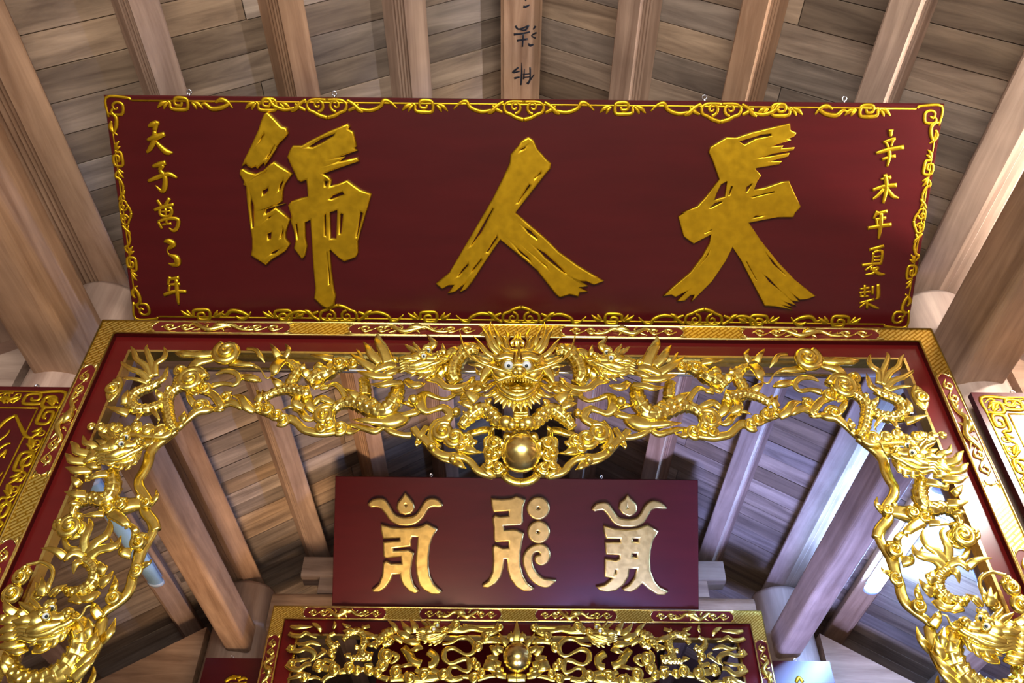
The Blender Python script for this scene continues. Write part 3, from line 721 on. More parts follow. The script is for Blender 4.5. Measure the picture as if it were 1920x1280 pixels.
# ------------------------------------------------------------------ carved gilded frames
NF = Vector((0, -1, 0))
class Carve:
    """relief of an upright frame whose face lies in the plane y = Y; strokes are traced on the
    left half in pixels and repeated mirrored about x = xc"""
    def __init__(s, root, Y, xc): s.root = root; s.Y = Y; s.xc = xc; s.o = Vector(root.location); s.fat = 1.27
    def pt(s, px, py, n=0.0): return on_y(px, py, s.Y - n)
    def rad(s, p, r): return s.fat * r * (p - EV).dot(FWD) / F
    def emit(s, b, name, parents, mat, both=True):
        out = []
        out.append(b.build(name, M[mat], parents[0], origin=s.o, loc=(0, 0, 0)))
        if both: out.append(b.mirror(s.xc).build(name, M[mat], parents[1], origin=s.o, loc=(0, 0, 0)))
        return out
    def tube(s, name, pts, n=0.0, mode='round', flat=0.8, parents=None, mat='gold', both=True, K=10, arch=0.0):
        b = MB(); L = []
        m = len(pts)
        for i, (px, py, r) in enumerate(pts):
            nn = n + arch * math.sin(math.pi * i / max(m - 1, 1))
            p = s.pt(px, py, nn); L.append((p, s.rad(p, r)))
        b.tube(L, NF, K=12 if mode == 'flame' else K, flat=flat, mode=mode)
        return s.emit(b, name, parents or (s.root, s.root), mat, both)
    def ball(s, name, px, py, r, n=0.0, parents=None, mat='gold', both=True, ry=None, depth=None, nu=16):
        p = s.pt(px, py, n); R = s.rad(p, r)
        b = MB(); b.ball(p, R, depth if depth else R, s.rad(p, ry) if ry else R, nu=nu, nv=nu * 5 // 8)
        return s.emit(b, name, parents or (s.root, s.root), mat, both)
    def swirl(s, name, px, py, r, turns=1.6, a0=0.0, n=0.01, dirn=1, parents=None, th=0.30, rise=0.02, both=True):
        """cloud scroll: a coil that climbs to its middle, on a shallow boss"""
        b = MB(); L = []
        c = s.pt(px, py, n); R = s.rad(c, r)
        q = 22
        for i in range(q + 1):
            t = i / q; a = a0 + dirn * turns * 2 * math.pi * t; rr = R * (1 - 0.85 * t) * 0.80
            L.append((c + Vector((rr * math.cos(a), -rise * t, rr * math.sin(a) * 1.1)), R * th * (1 - 0.30 * t)))
        b.tube(L, NF, K=9, sub=2, flat=0.9)
        b.ball(c, R * 0.78, R * 0.30, R * 0.86, nu=12, nv=8)
        return s.emit(b, name, parents or (s.root, s.root), 'gold', both)
    def group(s, name, both=True):
        a = empty(name, (0, 0, 0)); a.parent = s.root
        if not both: return (a, a)
        c = empty(name, (0, 0, 0)); c.parent = s.root
        return (a, c)

# --- frame joinery -----------------------------------------------------------------
def gate_frame(name, label, Y, xc, half, ztop, cart_top, cart_side, bw=0.078, gap=0.012, red=0.062, lip=0.011, zmin=EYE + 1.0):
    root = empty(name, (xc, Y, 0)); tag(root, label, 'carved frame')
    o = Vector((xc, Y, 0))
    front = Y - 0.022
    def rail(nm, mat, d0, d1, y0, y1):
        """three mitred members between offsets d0 and d1 from the outer edge"""
        for kind in ('head', 'left', 'right'):
            if kind == 'head': poly = [(xc - half + d0, ztop - d0), (xc + half - d0, ztop - d0), (xc + half - d1, ztop - d1), (xc - half + d1, ztop - d1)]
            else:
                sg = -1 if kind == 'left' else 1
                poly = [(xc + sg * (half - d0), ztop - d0), (xc + sg * (half - d1), ztop - d1), (xc + sg * (half - d1), 0.0), (xc + sg * (half - d0), 0.0)]
            b = MB().prism(poly, lambda p, t: (p[0], t, p[1]), y0, y1)
            b.build(nm, M[mat], root, origin=o, loc=(0, 0, 0), smooth=False)
    rail('border_rail', 'lacquer', 0.0, bw, front + 0.002, Y + 0.05)
    rail('fret_panel', 'fret', 0.002, bw - 0.002, front, front + 0.004)
    rail('red_rail', 'lacquer_red', bw, bw + gap + red, Y, Y + 0.05)
    rail('gold_lip', 'gold_smooth', bw + gap + red, bw + gap + red + lip, Y - 0.006, Y + 0.05)
    for d in (0.0035, bw - 0.0035):              # raised gilt edges of the border
        for kind in ('head', 'left', 'right'):
            if kind == 'head': pts = [(xc - half + d, ztop - d), (xc, ztop - d), (xc + half - d, ztop - d)]
            else:
                sg = -1 if kind == 'left' else 1
                pts = [(xc + sg * (half - d), ztop - d), (xc + sg * (half - d), (ztop) / 2), (xc + sg * (half - d), 0.02)]
            b = MB(); b.tube([(Vector((x, front - 0.001, z)), 0.0045) for x, z in pts], NF, K=8, sub=2)
            b.build('gilt_edge', M['gold_smooth'], root, origin=o, loc=(0, 0, 0))
    # cartouches with small dragons in relief
    def cartouche(a0, a1, to):
        w = (bw - 0.018) / 2; L = a1 - a0; e = 0.018
        out = [(0, 0), (e * 0.4, w * 0.55), (e, w * 0.7), (e * 1.4, w), (L - e * 1.4, w), (L - e, w * 0.7), (L - e * 0.4, w * 0.55), (L, 0), (L - e * 0.4, -w * 0.55), (L - e, -w * 0.7), (L - e * 1.4, -w), (e * 1.4, -w), (e, -w * 0.7), (e * 0.4, -w * 0.55)]
        b = MB(); b.prism(out, lambda p, t: to(a0 + p[0], p[1], t), 0.0015, -0.004)
        c = b.build('cartouche', M['cartouche'], root, origin=o, loc=(0, 0, 0), smooth=False)
        b = MB(); b.tube([(Vector(to(a0 + p[0], p[1], 0.002)), 0.0032) for p in out + out[:1]], NF, K=6, sub=2)
        b.build('cartouche_rim', M['gold_smooth'], c, origin=o, loc=(0, 0, 0))
        rng = random.Random(int(a0 * 1000))
        def tb(nm, pts, mode='round'):
            q = MB(); q.tube([(Vector(to(a0 + u * L, v * w, 0.004 + 0.004 * (r > 0.2))), r * w * 1.45) for u, v, r in pts], NF, K=7, sub=4, flat=0.8, mode=mode)
            q.build(nm, M['gold'], c, origin=o, loc=(0, 0, 0))
        fl = -1 if rng.random() < 0.5 else 1
        def X(u): return u if fl > 0 else 1 - u
        tb('dragon_body', [(X(0.24), 0.1, 0.06), (X(0.30), 0.55, 0.2), (X(0.36), -0.1, 0.26), (X(0.42), -0.55, 0.28), (X(0.50), -0.05, 0.30), (X(0.57), 0.35, 0.26), (X(0.64), -0.3, 0.20), (X(0.72), -0.45, 0.14), (X(0.78), 0.1, 0.05)])
        tb('dragon_head', [(X(0.44), -0.2, 0.2), (X(0.48), 0.25, 0.4), (X(0.53), 0.3, 0.36), (X(0.58), 0.1, 0.12)])
        for (u, v, u2, v2) in ((0.40, 0.2, 0.37, 0.75), (0.46, 0.3, 0.45, 0.85), (0.54, 0.3, 0.57, 0.85), (0.60, -0.1, 0.66, 0.5), (0.50, -0.2, 0.53, -0.8), (0.36, -0.2, 0.30, -0.7), (0.66, -0.3, 0.70, 0.35)):
            tb('dragon_claw', [(X(u), v, 0.16), (X((u + u2) / 2 + 0.008), (v + v2) / 2, 0.12), (X(u2), v2, 0.03)])
        for u in (0.12, 0.24, 0.75, 0.87):
            pts = [(u + 0.035 * math.cos(a) * (1 - a / 9), 0.5 * math.sin(a) * (1 - a / 9), 0.17 - a * 0.012) for a in [i * 0.8 for i in range(8)]]
            tb('cloud_curl', pts)
            tb('cloud_tail', [(u - 0.05, -0.1, 0.03), (u - 0.03, 0.15, 0.12), (u, -0.5, 0.16), (u + 0.04, -0.35, 0.10), (u + 0.075, 0.05, 0.03)])
    zc = ztop - bw / 2
    for a0, a1 in cart_top: cartouche(a0, a1, lambda a, t, d: (a, front - d, zc + t))
    for sg in (-1, 1):
        xs = xc + sg * (half - bw / 2)
        for z0, z1 in cart_side: cartouche(z0, z1, lambda a, t, d, xs=xs: (xs + t, front - d, a))
    return root
ZT1 = EYE + 2.474
def topx(px, Y=2.555): return on_y(px, 620, Y).x
FR1 = gate_frame('carved_gate_frame', 'large gilded frame with openwork dragons, a front-facing dragon head and gold ball', 2.60, 0.02, 1.757, ZT1,
                 [(topx(a), topx(b)) for a, b in ((276, 540), (650, 906), (1052, 1284), (1394, 1652))],
                 [(on_y(150, 885, 2.555).z, on_y(150, 677, 2.555).z), (on_y(100, 1290, 2.555).z, on_y(100, 1005, 2.555).z)])
C = Carve(FR1, 2.585, 0.022)
R1 = reg(190, 630, 6.4); R2 = reg(460, 630, 6.4); R3 = reg(680, 610, 6.4); R4 = reg(780, 740, 6.4)
R5 = reg(90, 760, 5.333); R6 = reg(60, 940, 5.82); R7 = reg(0, 1030, 5.12)
def flames(name, lst, n=0.03, parents=None, arch=0.012, flat=0.62):
    for st in lst: C.tube(name, [(x, y, r * 1.2) for x, y, r in st], n, 'flame', flat, parents, arch=arch)
def bodies(name, lst, n=0.03, parents=None, arch=0.0):
    for st in lst: C.tube(name, st, n, 'scale', 0.95, parents, arch=arch)
def vines(name, lst, n=0.005, parents=None, flat=0.8, arch=0.0, mode='flame'):
    for st in lst: C.tube(name, st, n, mode, flat, parents, arch=arch)

# tail dragon in the upper corner
T = C.group('tail_dragon')
bodies('body', [R1((690,560,40),(600,610,48),(480,650,52),(400,700,56),(350,800,60),(420,880,62),(560,880,58),(680,840,52),(770,780,46)), R1((1030,590,40),(920,625,48),(830,690,54),(790,780,58),(800,900,58),(830,1040,56),(890,1130,40))], 0.03, T)
flames('tail_flame', [R1((570,550,28),(480,440,26),(350,390,22),(260,330,15),(240,300,3)), R1((590,500,28),(530,360,26),(420,270,23),(390,180,18),(350,118,3)), R1((610,480,28),(600,330,26),(560,220,22),(540,140,15),(560,100,3)), R1((650,480,28),(650,340,26),(740,270,24),(770,200,20),(750,128,3)), R1((650,570,28),(740,510,26),(780,420,16),(800,360,3)), R1((560,560,24),(430,520,18),(300,500,12),(250,495,3))], 0.035, T)
flames('fin', [R1((280,820,30),(285,720,24),(322,640,3)), R1((330,930,38),(200,885,28),(50,840,3)), R1((470,930,26),(430,990,14),(380,1012,3)), R1((730,740,30),(690,690,24),(655,640,3)), R1((820,640,34),(800,610,20),(800,585,3)), R1((960,1010,40),(985,960,26),(1000,895,3)), R1((600,870,22),(650,930,18),(690,1000,10),(670,1050,3))], 0.045, T)
vines('cloud_stem', [R1((200,500,26),(220,580,34),(180,680,40),(100,780,24)), R1((170,520,20),(120,620,34),(90,700,30),(100,790,14))], 0.01)
C.swirl('cloud_scroll', *R1((150, 640))[0], 14, 1.4, 1.0)
C.swirl('cloud_scroll', *R1((1080, 540))[0], 25, 1.9, 0.3, 0.025)
C.swirl('cloud_scroll', *R1((960, 420))[0], 12, 1.3, 2.0, 0.02); C.swirl('cloud_scroll', *R1((930, 540))[0], 12, 1.3, 4.0, 0.02)
C.swirl('cloud_scroll', *R1((1250, 630))[0], 13, 1.4, 2.0, 0.02); C.swirl('cloud_scroll', *R1((1520, 205))[0], 24, 1.7, 2.2, 0.03)
C.swirl('cloud_scroll', *R1((1505, 740))[0], 11, 1.4, 1.0, 0.015); C.swirl('cloud_scroll', *R1((1190, 850))[0], 14, 1.5, 0.0, 0.02)
vines('cloud_stem', [R1((1080,430,58),(1150,330,52),(1300,290,32),(1450,265,16)), R1((890,200,10),(980,215,44),(1080,225,36),(1200,230,50),(1330,220,40)),
    R1((1560,320,50),(1700,340,34),(1800,345,24),(1890,385,12)), R1((1370,465,10),(1480,420,28),(1600,440,28),(1655,510,26),(1600,585,22),(1460,570,24),(1340,600,36)),
    R1((1180,640,44),(1330,700,40),(1400,770,44),(1440,840,40),(1380,885,24),(1300,820,8)), R1((900,1120,36),(960,1060,40),(1060,975,38),(1160,900,48),(1270,885,46),(1350,870,30)),
    R1((1040,660,26),(1070,760,32),(1150,850,40)), R1((1440,840,40),(1560,800,38),(1680,850,34),(1700,860,20)), R1((1340,860,18),(1420,885,26),(1480,880,10)), R1((1650,480,22),(1760,500,40),(1860,520,36),(1925,545,6))], 0.012, arch=0.01)
flames('cloud_flame', [R1((1580,710,6),(1680,740,30),(1740,840,38),(1840,905,30)), R1((1100,600,30),(1180,540,20),(1220,500,3)), R1((1080,660,24),(1140,690,18),(1170,650,3))], 0.03)
# crest of cloud lobes above the side dragon
for x, y, r, d in ((430,210,40,0.02), (560,235,58,0.025), (520,215,44,0.03), (690,225,62,0.03), (640,205,44,0.035), (790,245,52,0.035), (880,205,62,0.04), (990,235,62,0.04), (1120,255,70,0.035), (1210,260,46,0.03)):
    px, py = R5((x, y))[0]
    C.swirl('cloud_lobe', px, py, r / 5.333, 0.9, 2.5 + x * 0.01, d, th=0.22, rise=0.008)
vines('cloud_stem', [R5((560,290,16),(700,310,22),(850,290,30),(1000,300,36),(1150,310,36),(1230,270,30))], 0.03)

# generic profile head: drawn in its own pixel frame (x forward, y up), placed, turned and scaled
def head(cx, cy, sc, ang, n, par, flip=1, eyes=True):
    ca, sa = math.cos(math.radians(ang)), math.sin(math.radians(ang))
    def T_(*pts):
        out = []
        for p in pts:
            x, y = p[0] * sc, p[1] * flip * sc
            out.append((cx + x * ca - y * sa, cy - (x * sa + y * ca)) + ((p[2] * sc,) if len(p) > 2 else ()))
        return out
    H = lambda nm, pts, dn=0.0, mode='round', flat=0.9, arch=0.0: C.tube(nm, T_(*pts), n + dn, mode, flat, par, arch=arch)
    def Bl(nm, x, y, r, ry, dn, mat='gold', dep=None):
        px, py = T_((x, y))[0]; C.ball(nm, px, py, r * sc, n + dn, par, mat, ry=ry * sc, depth=dep)
    H('skull', [(-30, 2, 10), (-16, 3, 17), (0, 4, 19), (16, 2, 15), (30, 0, 11), (42, 3, 10), (50, 4, 7)], 0.0)
    H('cheek', [(-26, -8, 7), (-10, -9, 10), (6, -6, 10), (20, -7, 8), (34, -6, 6)], 0.018)
    H('upper_lip', [(-32, -10, 3), (-14, -17, 4.5), (6, -17, 5), (24, -12, 5), (40, -9, 5), (52, -3, 4.5), (53, 5, 3)], 0.022)
    H('lower_jaw', [(-22, -20, 5), (-4, -27, 7), (16, -28, 7), (32, -23, 6), (42, -15, 4), (44, -9, 1.5)], 0.006)
    H('tongue', [(0, -20, 4), (20, -19, 4), (38, -14, 2)], 0.016)
    for x in (10, 18, 26, 34): H('tooth', [(x, -13, 2.2), (x + 0.5, -18, 0.6)], 0.024)
    for x in (14, 22, 30): H('tooth', [(x, -23, 2.0), (x + 0.5, -18, 0.6)], 0.018)
    H('nose', [(40, 6, 6), (47, 10, 7.5), (52, 5, 6)], 0.022)
    Bl('nostril', 49, 11, 4.2, 4.2, 0.045); Bl('nostril', 44, 4, 4.0, 4.0, 0.050)
    for ex, ey, dd in ((10, 11, 0.040), (22, 22, 0.008)):
        px, py = T_((ex, ey))[0]
        C.ball('eye', px, py, 5.0 * sc, n + dd, par, 'eye', nu=14)
        C.ball('pupil', px + 0.4 * sc, py, 2.3 * sc, n + dd + 0.0048 * sc * 2.0, par, 'pupil', nu=8)
        a = [(ex + 7.0 * math.cos(t), ey + 7.0 * math.sin(t), 2.0) for t in [i * math.pi / 6 for i in range(13)]]
        H('eye_rim', a, dd + 0.002)
        H('eyebrow', [(ex - 12, ey + 4, 2.5), (ex - 5, ey + 10, 4), (ex + 4, ey + 10, 4), (ex + 10, ey + 15, 1)], dd + 0.006, 'flame')
    H('horn', [(-6, 16, 6), (-12, 28, 5.5), (-22, 36, 4), (-30, 44, 1)], 0.012, 'round')
    H('horn', [(2, 18, 5), (-2, 30, 5), (-8, 40, 3.5), (-10, 48, 1)], -0.004, 'round')
    H('ear', [(-16, 8, 4), (-26, 12, 7), (-38, 12, 5), (-48, 16, 1)], 0.030, 'flame')
    H('whisker', [(46, 2, 2.2), (60, -4, 2.0), (70, 2, 1.8), (78, 12, 1.4), (88, 14, 0.5)], 0.03)
    for i, (x, y) in enumerate(((-14, -24), (2, -32), (18, -34), (32, -28))):
        H('beard', [(x, y + 4, 4.5), (x - 5, y - 4, 3.6), (x - 14, y - 8, 0.6)], 0.012, 'flame')
    for i in range(5):
        y = 8 - i * 6
        H('jowl', [(-6 - i, y - 4, 3.5), (-22, y - 2 - i, 4.5), (-36, y + 1, 4), (-50, y - 3, 0.6)], 0.026 - 0.002 * i, 'flame')
    return T_

# the flying dragon beside the middle head
T = C.group('flying_dragon')
bodies('body', [R2((500,310,40),(590,360,54),(630,430,58),(570,530,58),(540,620,58),(640,690,70),(780,660,66)), R2((760,560,60),(870,480,80),(1000,430,78),(1100,350,74),(1240,330,60)),
    R2((1840,560,50),(1830,650,68),(1790,780,82),(1700,890,86),(1590,900,86),(1450,850,84),(1300,800,72),(1150,820,54),(1050,900,40)), R2((1420,520,48),(1440,620,56),(1440,720,58))], 0.03, T)
bodies('leg', [R2((720,680,56),(560,640,56),(440,650,50),(320,690,44),(220,760,34))], 0.045, T)
flames('claw', [R2((400,250,34),(350,160,22),(295,88,3)), R2((470,260,30),(520,165,22),(478,90,3)), R2((440,290,44),(370,360,46),(345,430,34),(305,482,3)), R2((430,610,40),(370,545,28),(300,488,3)), R2((330,700,30),(240,690,20),(200,640,3))], 0.045, T)
flames('spine_fin', [R2((1060,275,36),(930,250,28),(775,222,3)), R2((870,410,40),(890,350,38),(955,340,4)), R2((760,480,40),(720,420,30),(760,390,4)), R2((690,420,30),(690,360,22),(700,315,3)), R2((1380,760,40),(1280,680,30),(1185,625,3)), R2((1480,800,40),(1400,730,28),(1320,700,3)), R2((1560,830,36),(1530,770,26),(1500,720,3)), R2((640,690,26),(600,800,36),(700,860,30)), R2((880,560,50),(840,600,30),(780,560,4))], 0.045, T)
C.swirl('scale_boss', *R2((1130, 340))[0], 12, 1.5, 0.5, 0.06, parents=T); C.swirl('scale_boss', *R2((1295, 335))[0], 11, 1.5, 2.5, 0.06, parents=T)
hx, hy = R3((690, 430))[0]
head(hx, hy, 0.80, 8, 0.075, T)
flames('mane', [R3((310,460,52),(250,300,44),(190,190,34),(180,85,3)), R3((220,450,44),(110,350,38),(60,260,24),(8,195,3)), R3((180,560,44),(60,480,36),(-60,400,26),(-150,335,3)), R3((360,600,36),(180,610,34),(40,575,28),(-80,540,3)), R3((480,690,14),(340,690,30),(220,715,28),(85,698,3)), R3((140,540,30),(40,470,22),(-40,330,14),(-75,280,3)), R3((400,480,40),(300,480,36),(150,540,24),(60,560,3)), R3((420,420,30),(380,390,20),(350,340,4)), R3((460,520,30),(330,560,30),(200,600,14))], 0.07, T)
flames('snout_flame', [R3((800,270,40),(850,210,30),(770,110,3)), R3((950,350,30),(970,290,20),(958,215,3)), R3((780,620,40),(900,655,34),(1000,735,28),(1150,740,28),(1260,690,18),(1312,635,3)), R3((520,650,28),(600,712,34),(700,705,26),(755,690,4)), R3((930,430,34),(990,400,26),(1050,340,4))], 0.07, T)
# clouds under it
for x, y, r, a in ((150,860,10,0.3), (270,885,13,1.5), (380,950,11,3.0), (455,1010,12,4.0), (960,960,21,0.8), (1010,1055,14,2.5), (1140,1110,13,4.2), (920,1115,12,1.0)):
    px, py = R2((x, y))[0]; C.swirl('cloud_scroll', px, py, r, 1.5, a, 0.025)
vines('cloud_stem', [R2((60,860,34),(200,900,40),(350,960,42),(480,1000,46),(560,1000,46),(630,1050,40),(700,1120,40),(800,1150,44),(920,1165,44),(1060,1150,40),(1180,1130,36)), R2((560,885,6),(660,900,34),(720,975,36),(790,1000,26),(850,960,20)), R2((440,882,4),(520,852,18),(620,840,32)),
    R2((740,740,56),(760,830,48),(850,910,36)), R2((820,820,28),(900,750,38),(1000,780,36),(1085,830,26)), R2((990,600,16),(1080,578,28),(1150,640,30),(1195,740,30),(1130,810,28)), R2((900,620,30),(1000,610,26)),
    R2((1480,970,56),(1600,1010,76),(1750,1030,84),(1880,990,76),(1960,960,40)), R2((1215,1060,10),(1330,1080,28),(1450,1112,34),(1560,1142,34),(1660,1090,32),(1760,1150,34),(1880,1185,30),(1990,1190,30)), R2((1230,1080,36),(1245,1155,34),(1370,1130,3)),
    R2((20,150,16),(130,168,22),(180,240,24),(235,318,4)), R2((0,345,12),(90,350,15),(170,385,6),(250,500,10),(330,480,6))], 0.015, arch=0.008)
flames('cloud_flame', [R2((140,790,36),(175,710,28),(128,645,3)), R2((1680,1030,40),(1450,1012,28),(1278,1000,3)), R2((0,720,8),(20,800,26),(90,880,30))], 0.03)
# ribbon cloud between the flying dragon and the middle head
vines('cloud_ribbon', [R3((1100,835,26),(1000,885,22),(880,862,24),(770,822,34),(700,870,54),(690,960,60),(760,1035,36),(860,1012,28),(960,985,38),(1030,1030,44),(1045,1095,44),(970,1150,44),(880,1185,46),(830,1270,40)), R3((600,950,40),(530,930,26),(455,930,3)), R3((400,1080,30),(520,1070,34),(640,1040,40),(690,1000,30)), R3((1080,790,40),(1180,790,50),(1300,745,60),(1440,720,50),(1520,740,16))], 0.02, arch=0.012)
C.ball('cloud_bead', *R3((612, 892))[0], 8.5, 0.045); C.ball('cloud_bead', *R3((1122, 1042))[0], 7.5, 0.03)
flames('cloud_flame', [R3((960,640,6),(935,545,46),(985,465,6)), R3((1320,780,40),(1420,740,34),(1530,690,4)), R3((1330,700,30),(1310,650,26),(1350,610,4)), R3((1180,860,30),(1330,860,26),(1480,800,3))], 0.035)

# front-facing dragon: loops of body, arms, collar
T = C.group('front_dragon', both=False); T1 = (T[0], T[0])
bodies('body', [R3((1400,320,52),(1300,300,60),(1180,370,74),(1100,480,82),(1080,600,82),(1130,700,66))], 0.035, T1)
flames('spine_fin', [R3((1010,420,30),(1040,330,36),(1120,290,30),(1180,300,14)), R3((1130,320,30),(1220,250,34),(1330,240,24)), R3((1260,290,26),(1330,230,22),(1400,260,6)), R3((1020,560,36),(1000,480,26),(950,460,3))], 0.045, T1)
bodies('arm', [R4((1110,385,48),(1000,330,62),(900,230,74),(790,180,74),(690,230,68),(610,300,58),(540,385,42))], 0.07, T1)
flames('arm_fin', [R3((1370,900,56),(1270,810,36),(1200,748,3)), R3((1310,960,48),(1220,932,28),(1138,918,3)), R3((1490,930,36),(1520,890,20),(1545,865,3)), R4((640,260,30),(590,220,16),(560,190,3))], 0.085, T1)
C.ball('shoulder', *R4((1080, 340))[0], 12, 0.085, T1); C.ball('shoulder', *R4((1150, 370))[0], 9, 0.09, T1)
# face, built on the axis
def face(name, pts, n, mode='round', flat=0.9, both=True, arch=0.0, mat='gold'):
    C.tube(name, pts, n, mode, flat, T1, mat, both, arch=arch)
XM = 974.0
C.ball('skull', XM, 683, 42, 0.085, T1, both=False, ry=23, depth=0.07, nu=28)
C.ball('throat', XM, 716, 34, 0.045, T1, both=False, ry=26, depth=0.03, nu=24)
C.ball('muzzle', XM, 700, 26, 0.125, T1, both=False, ry=9, depth=0.06, nu=24)
C.ball('nose', XM, 697, 11, 0.18, T1, both=False, ry=8, depth=0.03)
C.ball('nostril', XM - 8, 699, 5.5, 0.19, T1)
C.ball('eye', 953.5, 685, 7.0, 0.176, T1, 'eye', nu=20); C.ball('pupil', 953.7, 685.5, 2.6, 0.1885, T1, 'pupil', nu=10)
face('eye_rim', [(953.5 + 10.5 * math.cos(a), 685 + 10.5 * math.sin(a), 2.6) for a in [i * math.pi / 6 for i in range(13)]], 0.165)
face('eyebrow', [(972, 678, 4), (962, 671, 6), (948, 668, 6.5), (934, 672, 5), (922, 664, 1)], 0.15, 'flame')
face('eyebrow', [(966, 668, 4), (956, 660, 5), (946, 656, 4), (938, 646, 1)], 0.14, 'flame')
face('forehead', [(972.5, 690, 5), (972.5, 675, 6), (973, 662, 4)], 0.165)
face('cheek', [(958, 702, 7), (944, 703, 9), (932, 698, 8), (926, 688, 4)], 0.125)
face('upper_lip', [(973, 706, 3.6), (960, 706, 4), (946, 709, 4), (935, 713, 3.6), (928, 708, 2.5), (924, 700, 1)], 0.155)
face('tongue', [(973, 728, 7), (964, 728, 6), (955, 726, 3)], 0.085)
face('lower_lip', [(974, 742, 5.5), (960, 740, 5.5), (947, 733, 5), (938, 724, 4.5), (932, 716, 3)], 0.125)
face('chin', [(974, 750, 5), (958, 747, 5), (944, 740, 4), (934, 731, 2.5)], 0.11)
C.ball('jaw', XM, 744, 32, 0.075, T1, both=False, ry=9, depth=0.045, nu=24)
for i in range(6): face('tooth', [(970 - i * 5.2, 709 + i * 0.5, 2.2), (970 - i * 5.2, 715 + i * 0.5, 0.6)], 0.155)
face('fang', [(941, 712, 3.0), (939, 725, 0.6)], 0.15)
for i in range(5): face('tooth', [(969 - i * 5.4, 740 - i * i * 0.45, 2.4), (969 - i * 5.4, 734 - i * i * 0.45, 0.6)], 0.125)
for a in range(9):                                   # beard flames around the jaw
    t = a / 8.0
    x0, y0 = XM - 40 * math.sin(t * 1.35) - 1.0, 726 + 24 * math.cos(t * 1.35)
    dx, dy = -math.sin(t * 1.35), math.cos(t * 1.35)
    L = 16 + 6 * (a % 2)
    face('beard', [(x0 - dx * 6, y0 - dy * 6, 5.0), (x0 + dx * L * 0.45 - 1.5, y0 + dy * L * 0.45, 4.2), (x0 + dx * L, y0 + dy * L, 0.5)], 0.10, 'flame', both=a > 0)
# ruff and mane
ruff = [((936,664,7),(922,650,8),(914,632,6),(908,620,4),(903,616,.6)), ((944,656,6),(936,640,7),(932,626,5.5),(922,611,.6)), ((953,652,5),(949,640,6.5),(953,628,5),(944,617,.6)), ((962,650,4.5),(960,642,5),(966,634,4),(963,627,.6)), ((969,650,4),(968,640,3.5),(971,632,2.6),(970,624,.6)),
        ((930,672,7),(914,662,8),(904,650,6.5),(897,640,4),(888,636,.6)), ((926,682,7),(910,678,8),(896,670,6),(886,672,.6)), ((926,694,7),(910,694,8),(898,700,6),(890,694,.6)), ((928,706,7),(914,710,7),(906,720,5),(914,724,2),(922,720,.6)), ((930,716,6),(918,724,6),(908,732,4),(900,730,.6)), ((934,724,6),(922,736,6),(908,742,4),(896,742,.6)), ((938,660,6),(926,642,6.5),(918,622,5),(921,606,.6)), ((920,700,5),(902,686,6),(888,684,4),(878,688,.6))]
for i, st in enumerate(ruff): face('mane', [(x, y - (6 if j == len(st) - 1 else 0), r * 0.56) for j, (x, y, r) in enumerate(st)], 0.10 - 0.004 * (i % 3), 'flame', 0.7, arch=0.015)
face('whisker', [(960,700,2.6),(940,694,2.4),(916,686,2.2),(892,676,2.0),(874,660,1.8),(866,640,1.5),(861,616,.6)], 0.17, arch=0.03)
face('ear', [(930,682,5),(918,690,8),(908,704,6),(902,716,1)], 0.115, 'flame')
face('horn', [(956,664,5),(950,650,5),(946,638,4),(938,628,1)], 0.12)
face('whisker', [(973,672,2.0),(973.4,650,1.8),(973.6,640,.6)], 0.19, both=False)
# stem, ball and its wreath
for i in range(7): C.tube('stem_ring', [(XM + 3 - 15 + abs(i - 3) * 0.8, 773 + i * 5.2, 3.4), (XM + 3, 775 + i * 5.2, 4.2), (XM + 3 + 15 - abs(i - 3) * 0.8, 773 + i * 5.2, 3.4)], 0.075, 'round', 0.9, T1, both=False)
C.tube('stem', [(XM + 3, 766, 12), (XM + 3, 785, 13), (XM + 3, 806, 13), (XM + 3, 812, 11)], 0.055, 'round', 0.9, T1, both=False)
MIRX = on_y(977, 849, 2.5).x
pb = C.pt(977, 849, 0.075); PR = C.rad(pb, 37) / C.fat
MB().ball(pb, PR, PR, PR, nu=48, nv=32).build('gold_ball', M['gold_smooth'], FR1, origin=C.o, loc=(0, 0, 0))
C.xc = MIRX
vines('wreath_lobe', [[(977 - 40 * math.sin(math.radians(a + d)), 849 - 40 * math.cos(math.radians(a + d)), w) for d, w in ((-12, 3), (-6, 6), (0, 7.5), (6, 6), (12, 3))] for a in (12, 38, 64, 90)], 0.02, mode='round')
for x, y, r, a in ((940,590,13,0.4), (940,745,11,2.4), (985,880,11,4.4), (880,690,10,1.2), (330,450,20,1.0), (470,520,18,3.0), (600,530,11,5.0), (540,625,10,2.0), (870,840,9,3.0)):
    px, py = R4((x, y))[0]; C.swirl('cloud_scroll', px, py, r, 1.6, a, 0.035)
vines('cloud_stem', [R4((290,320,48),(230,390,44),(190,470,40),(200,560,40),(270,640,44)), R4((620,470,34),(700,455,36),(800,425,38),(880,420,38)), R4((905,430,28),(900,510,30),(850,545,34),(860,620,38)), R4((850,640,34),(860,720,36),(880,800,40),(900,870,44)),
    R4((-30,400,36),(20,470,40),(110,545,44),(180,620,46),(260,700,48),(380,740,48),(500,740,48),(600,765,40),(680,835,38),(740,910,38),(830,945,42),(930,965,44)), R4((210,690,18),(290,760,20),(400,800,20),(460,810,12)), R4((540,700,20),(700,690,22),(810,690,3)),
    R4((930,920,54),(1000,930,46),(1050,930,40),(1090,995,42),(1170,1040,42),(1260,1052,42)), R4((800,860,40),(880,930,46),(960,985,20)), R4((130,380,30),(60,480,30),(10,560,16))], 0.015, arch=0.006)
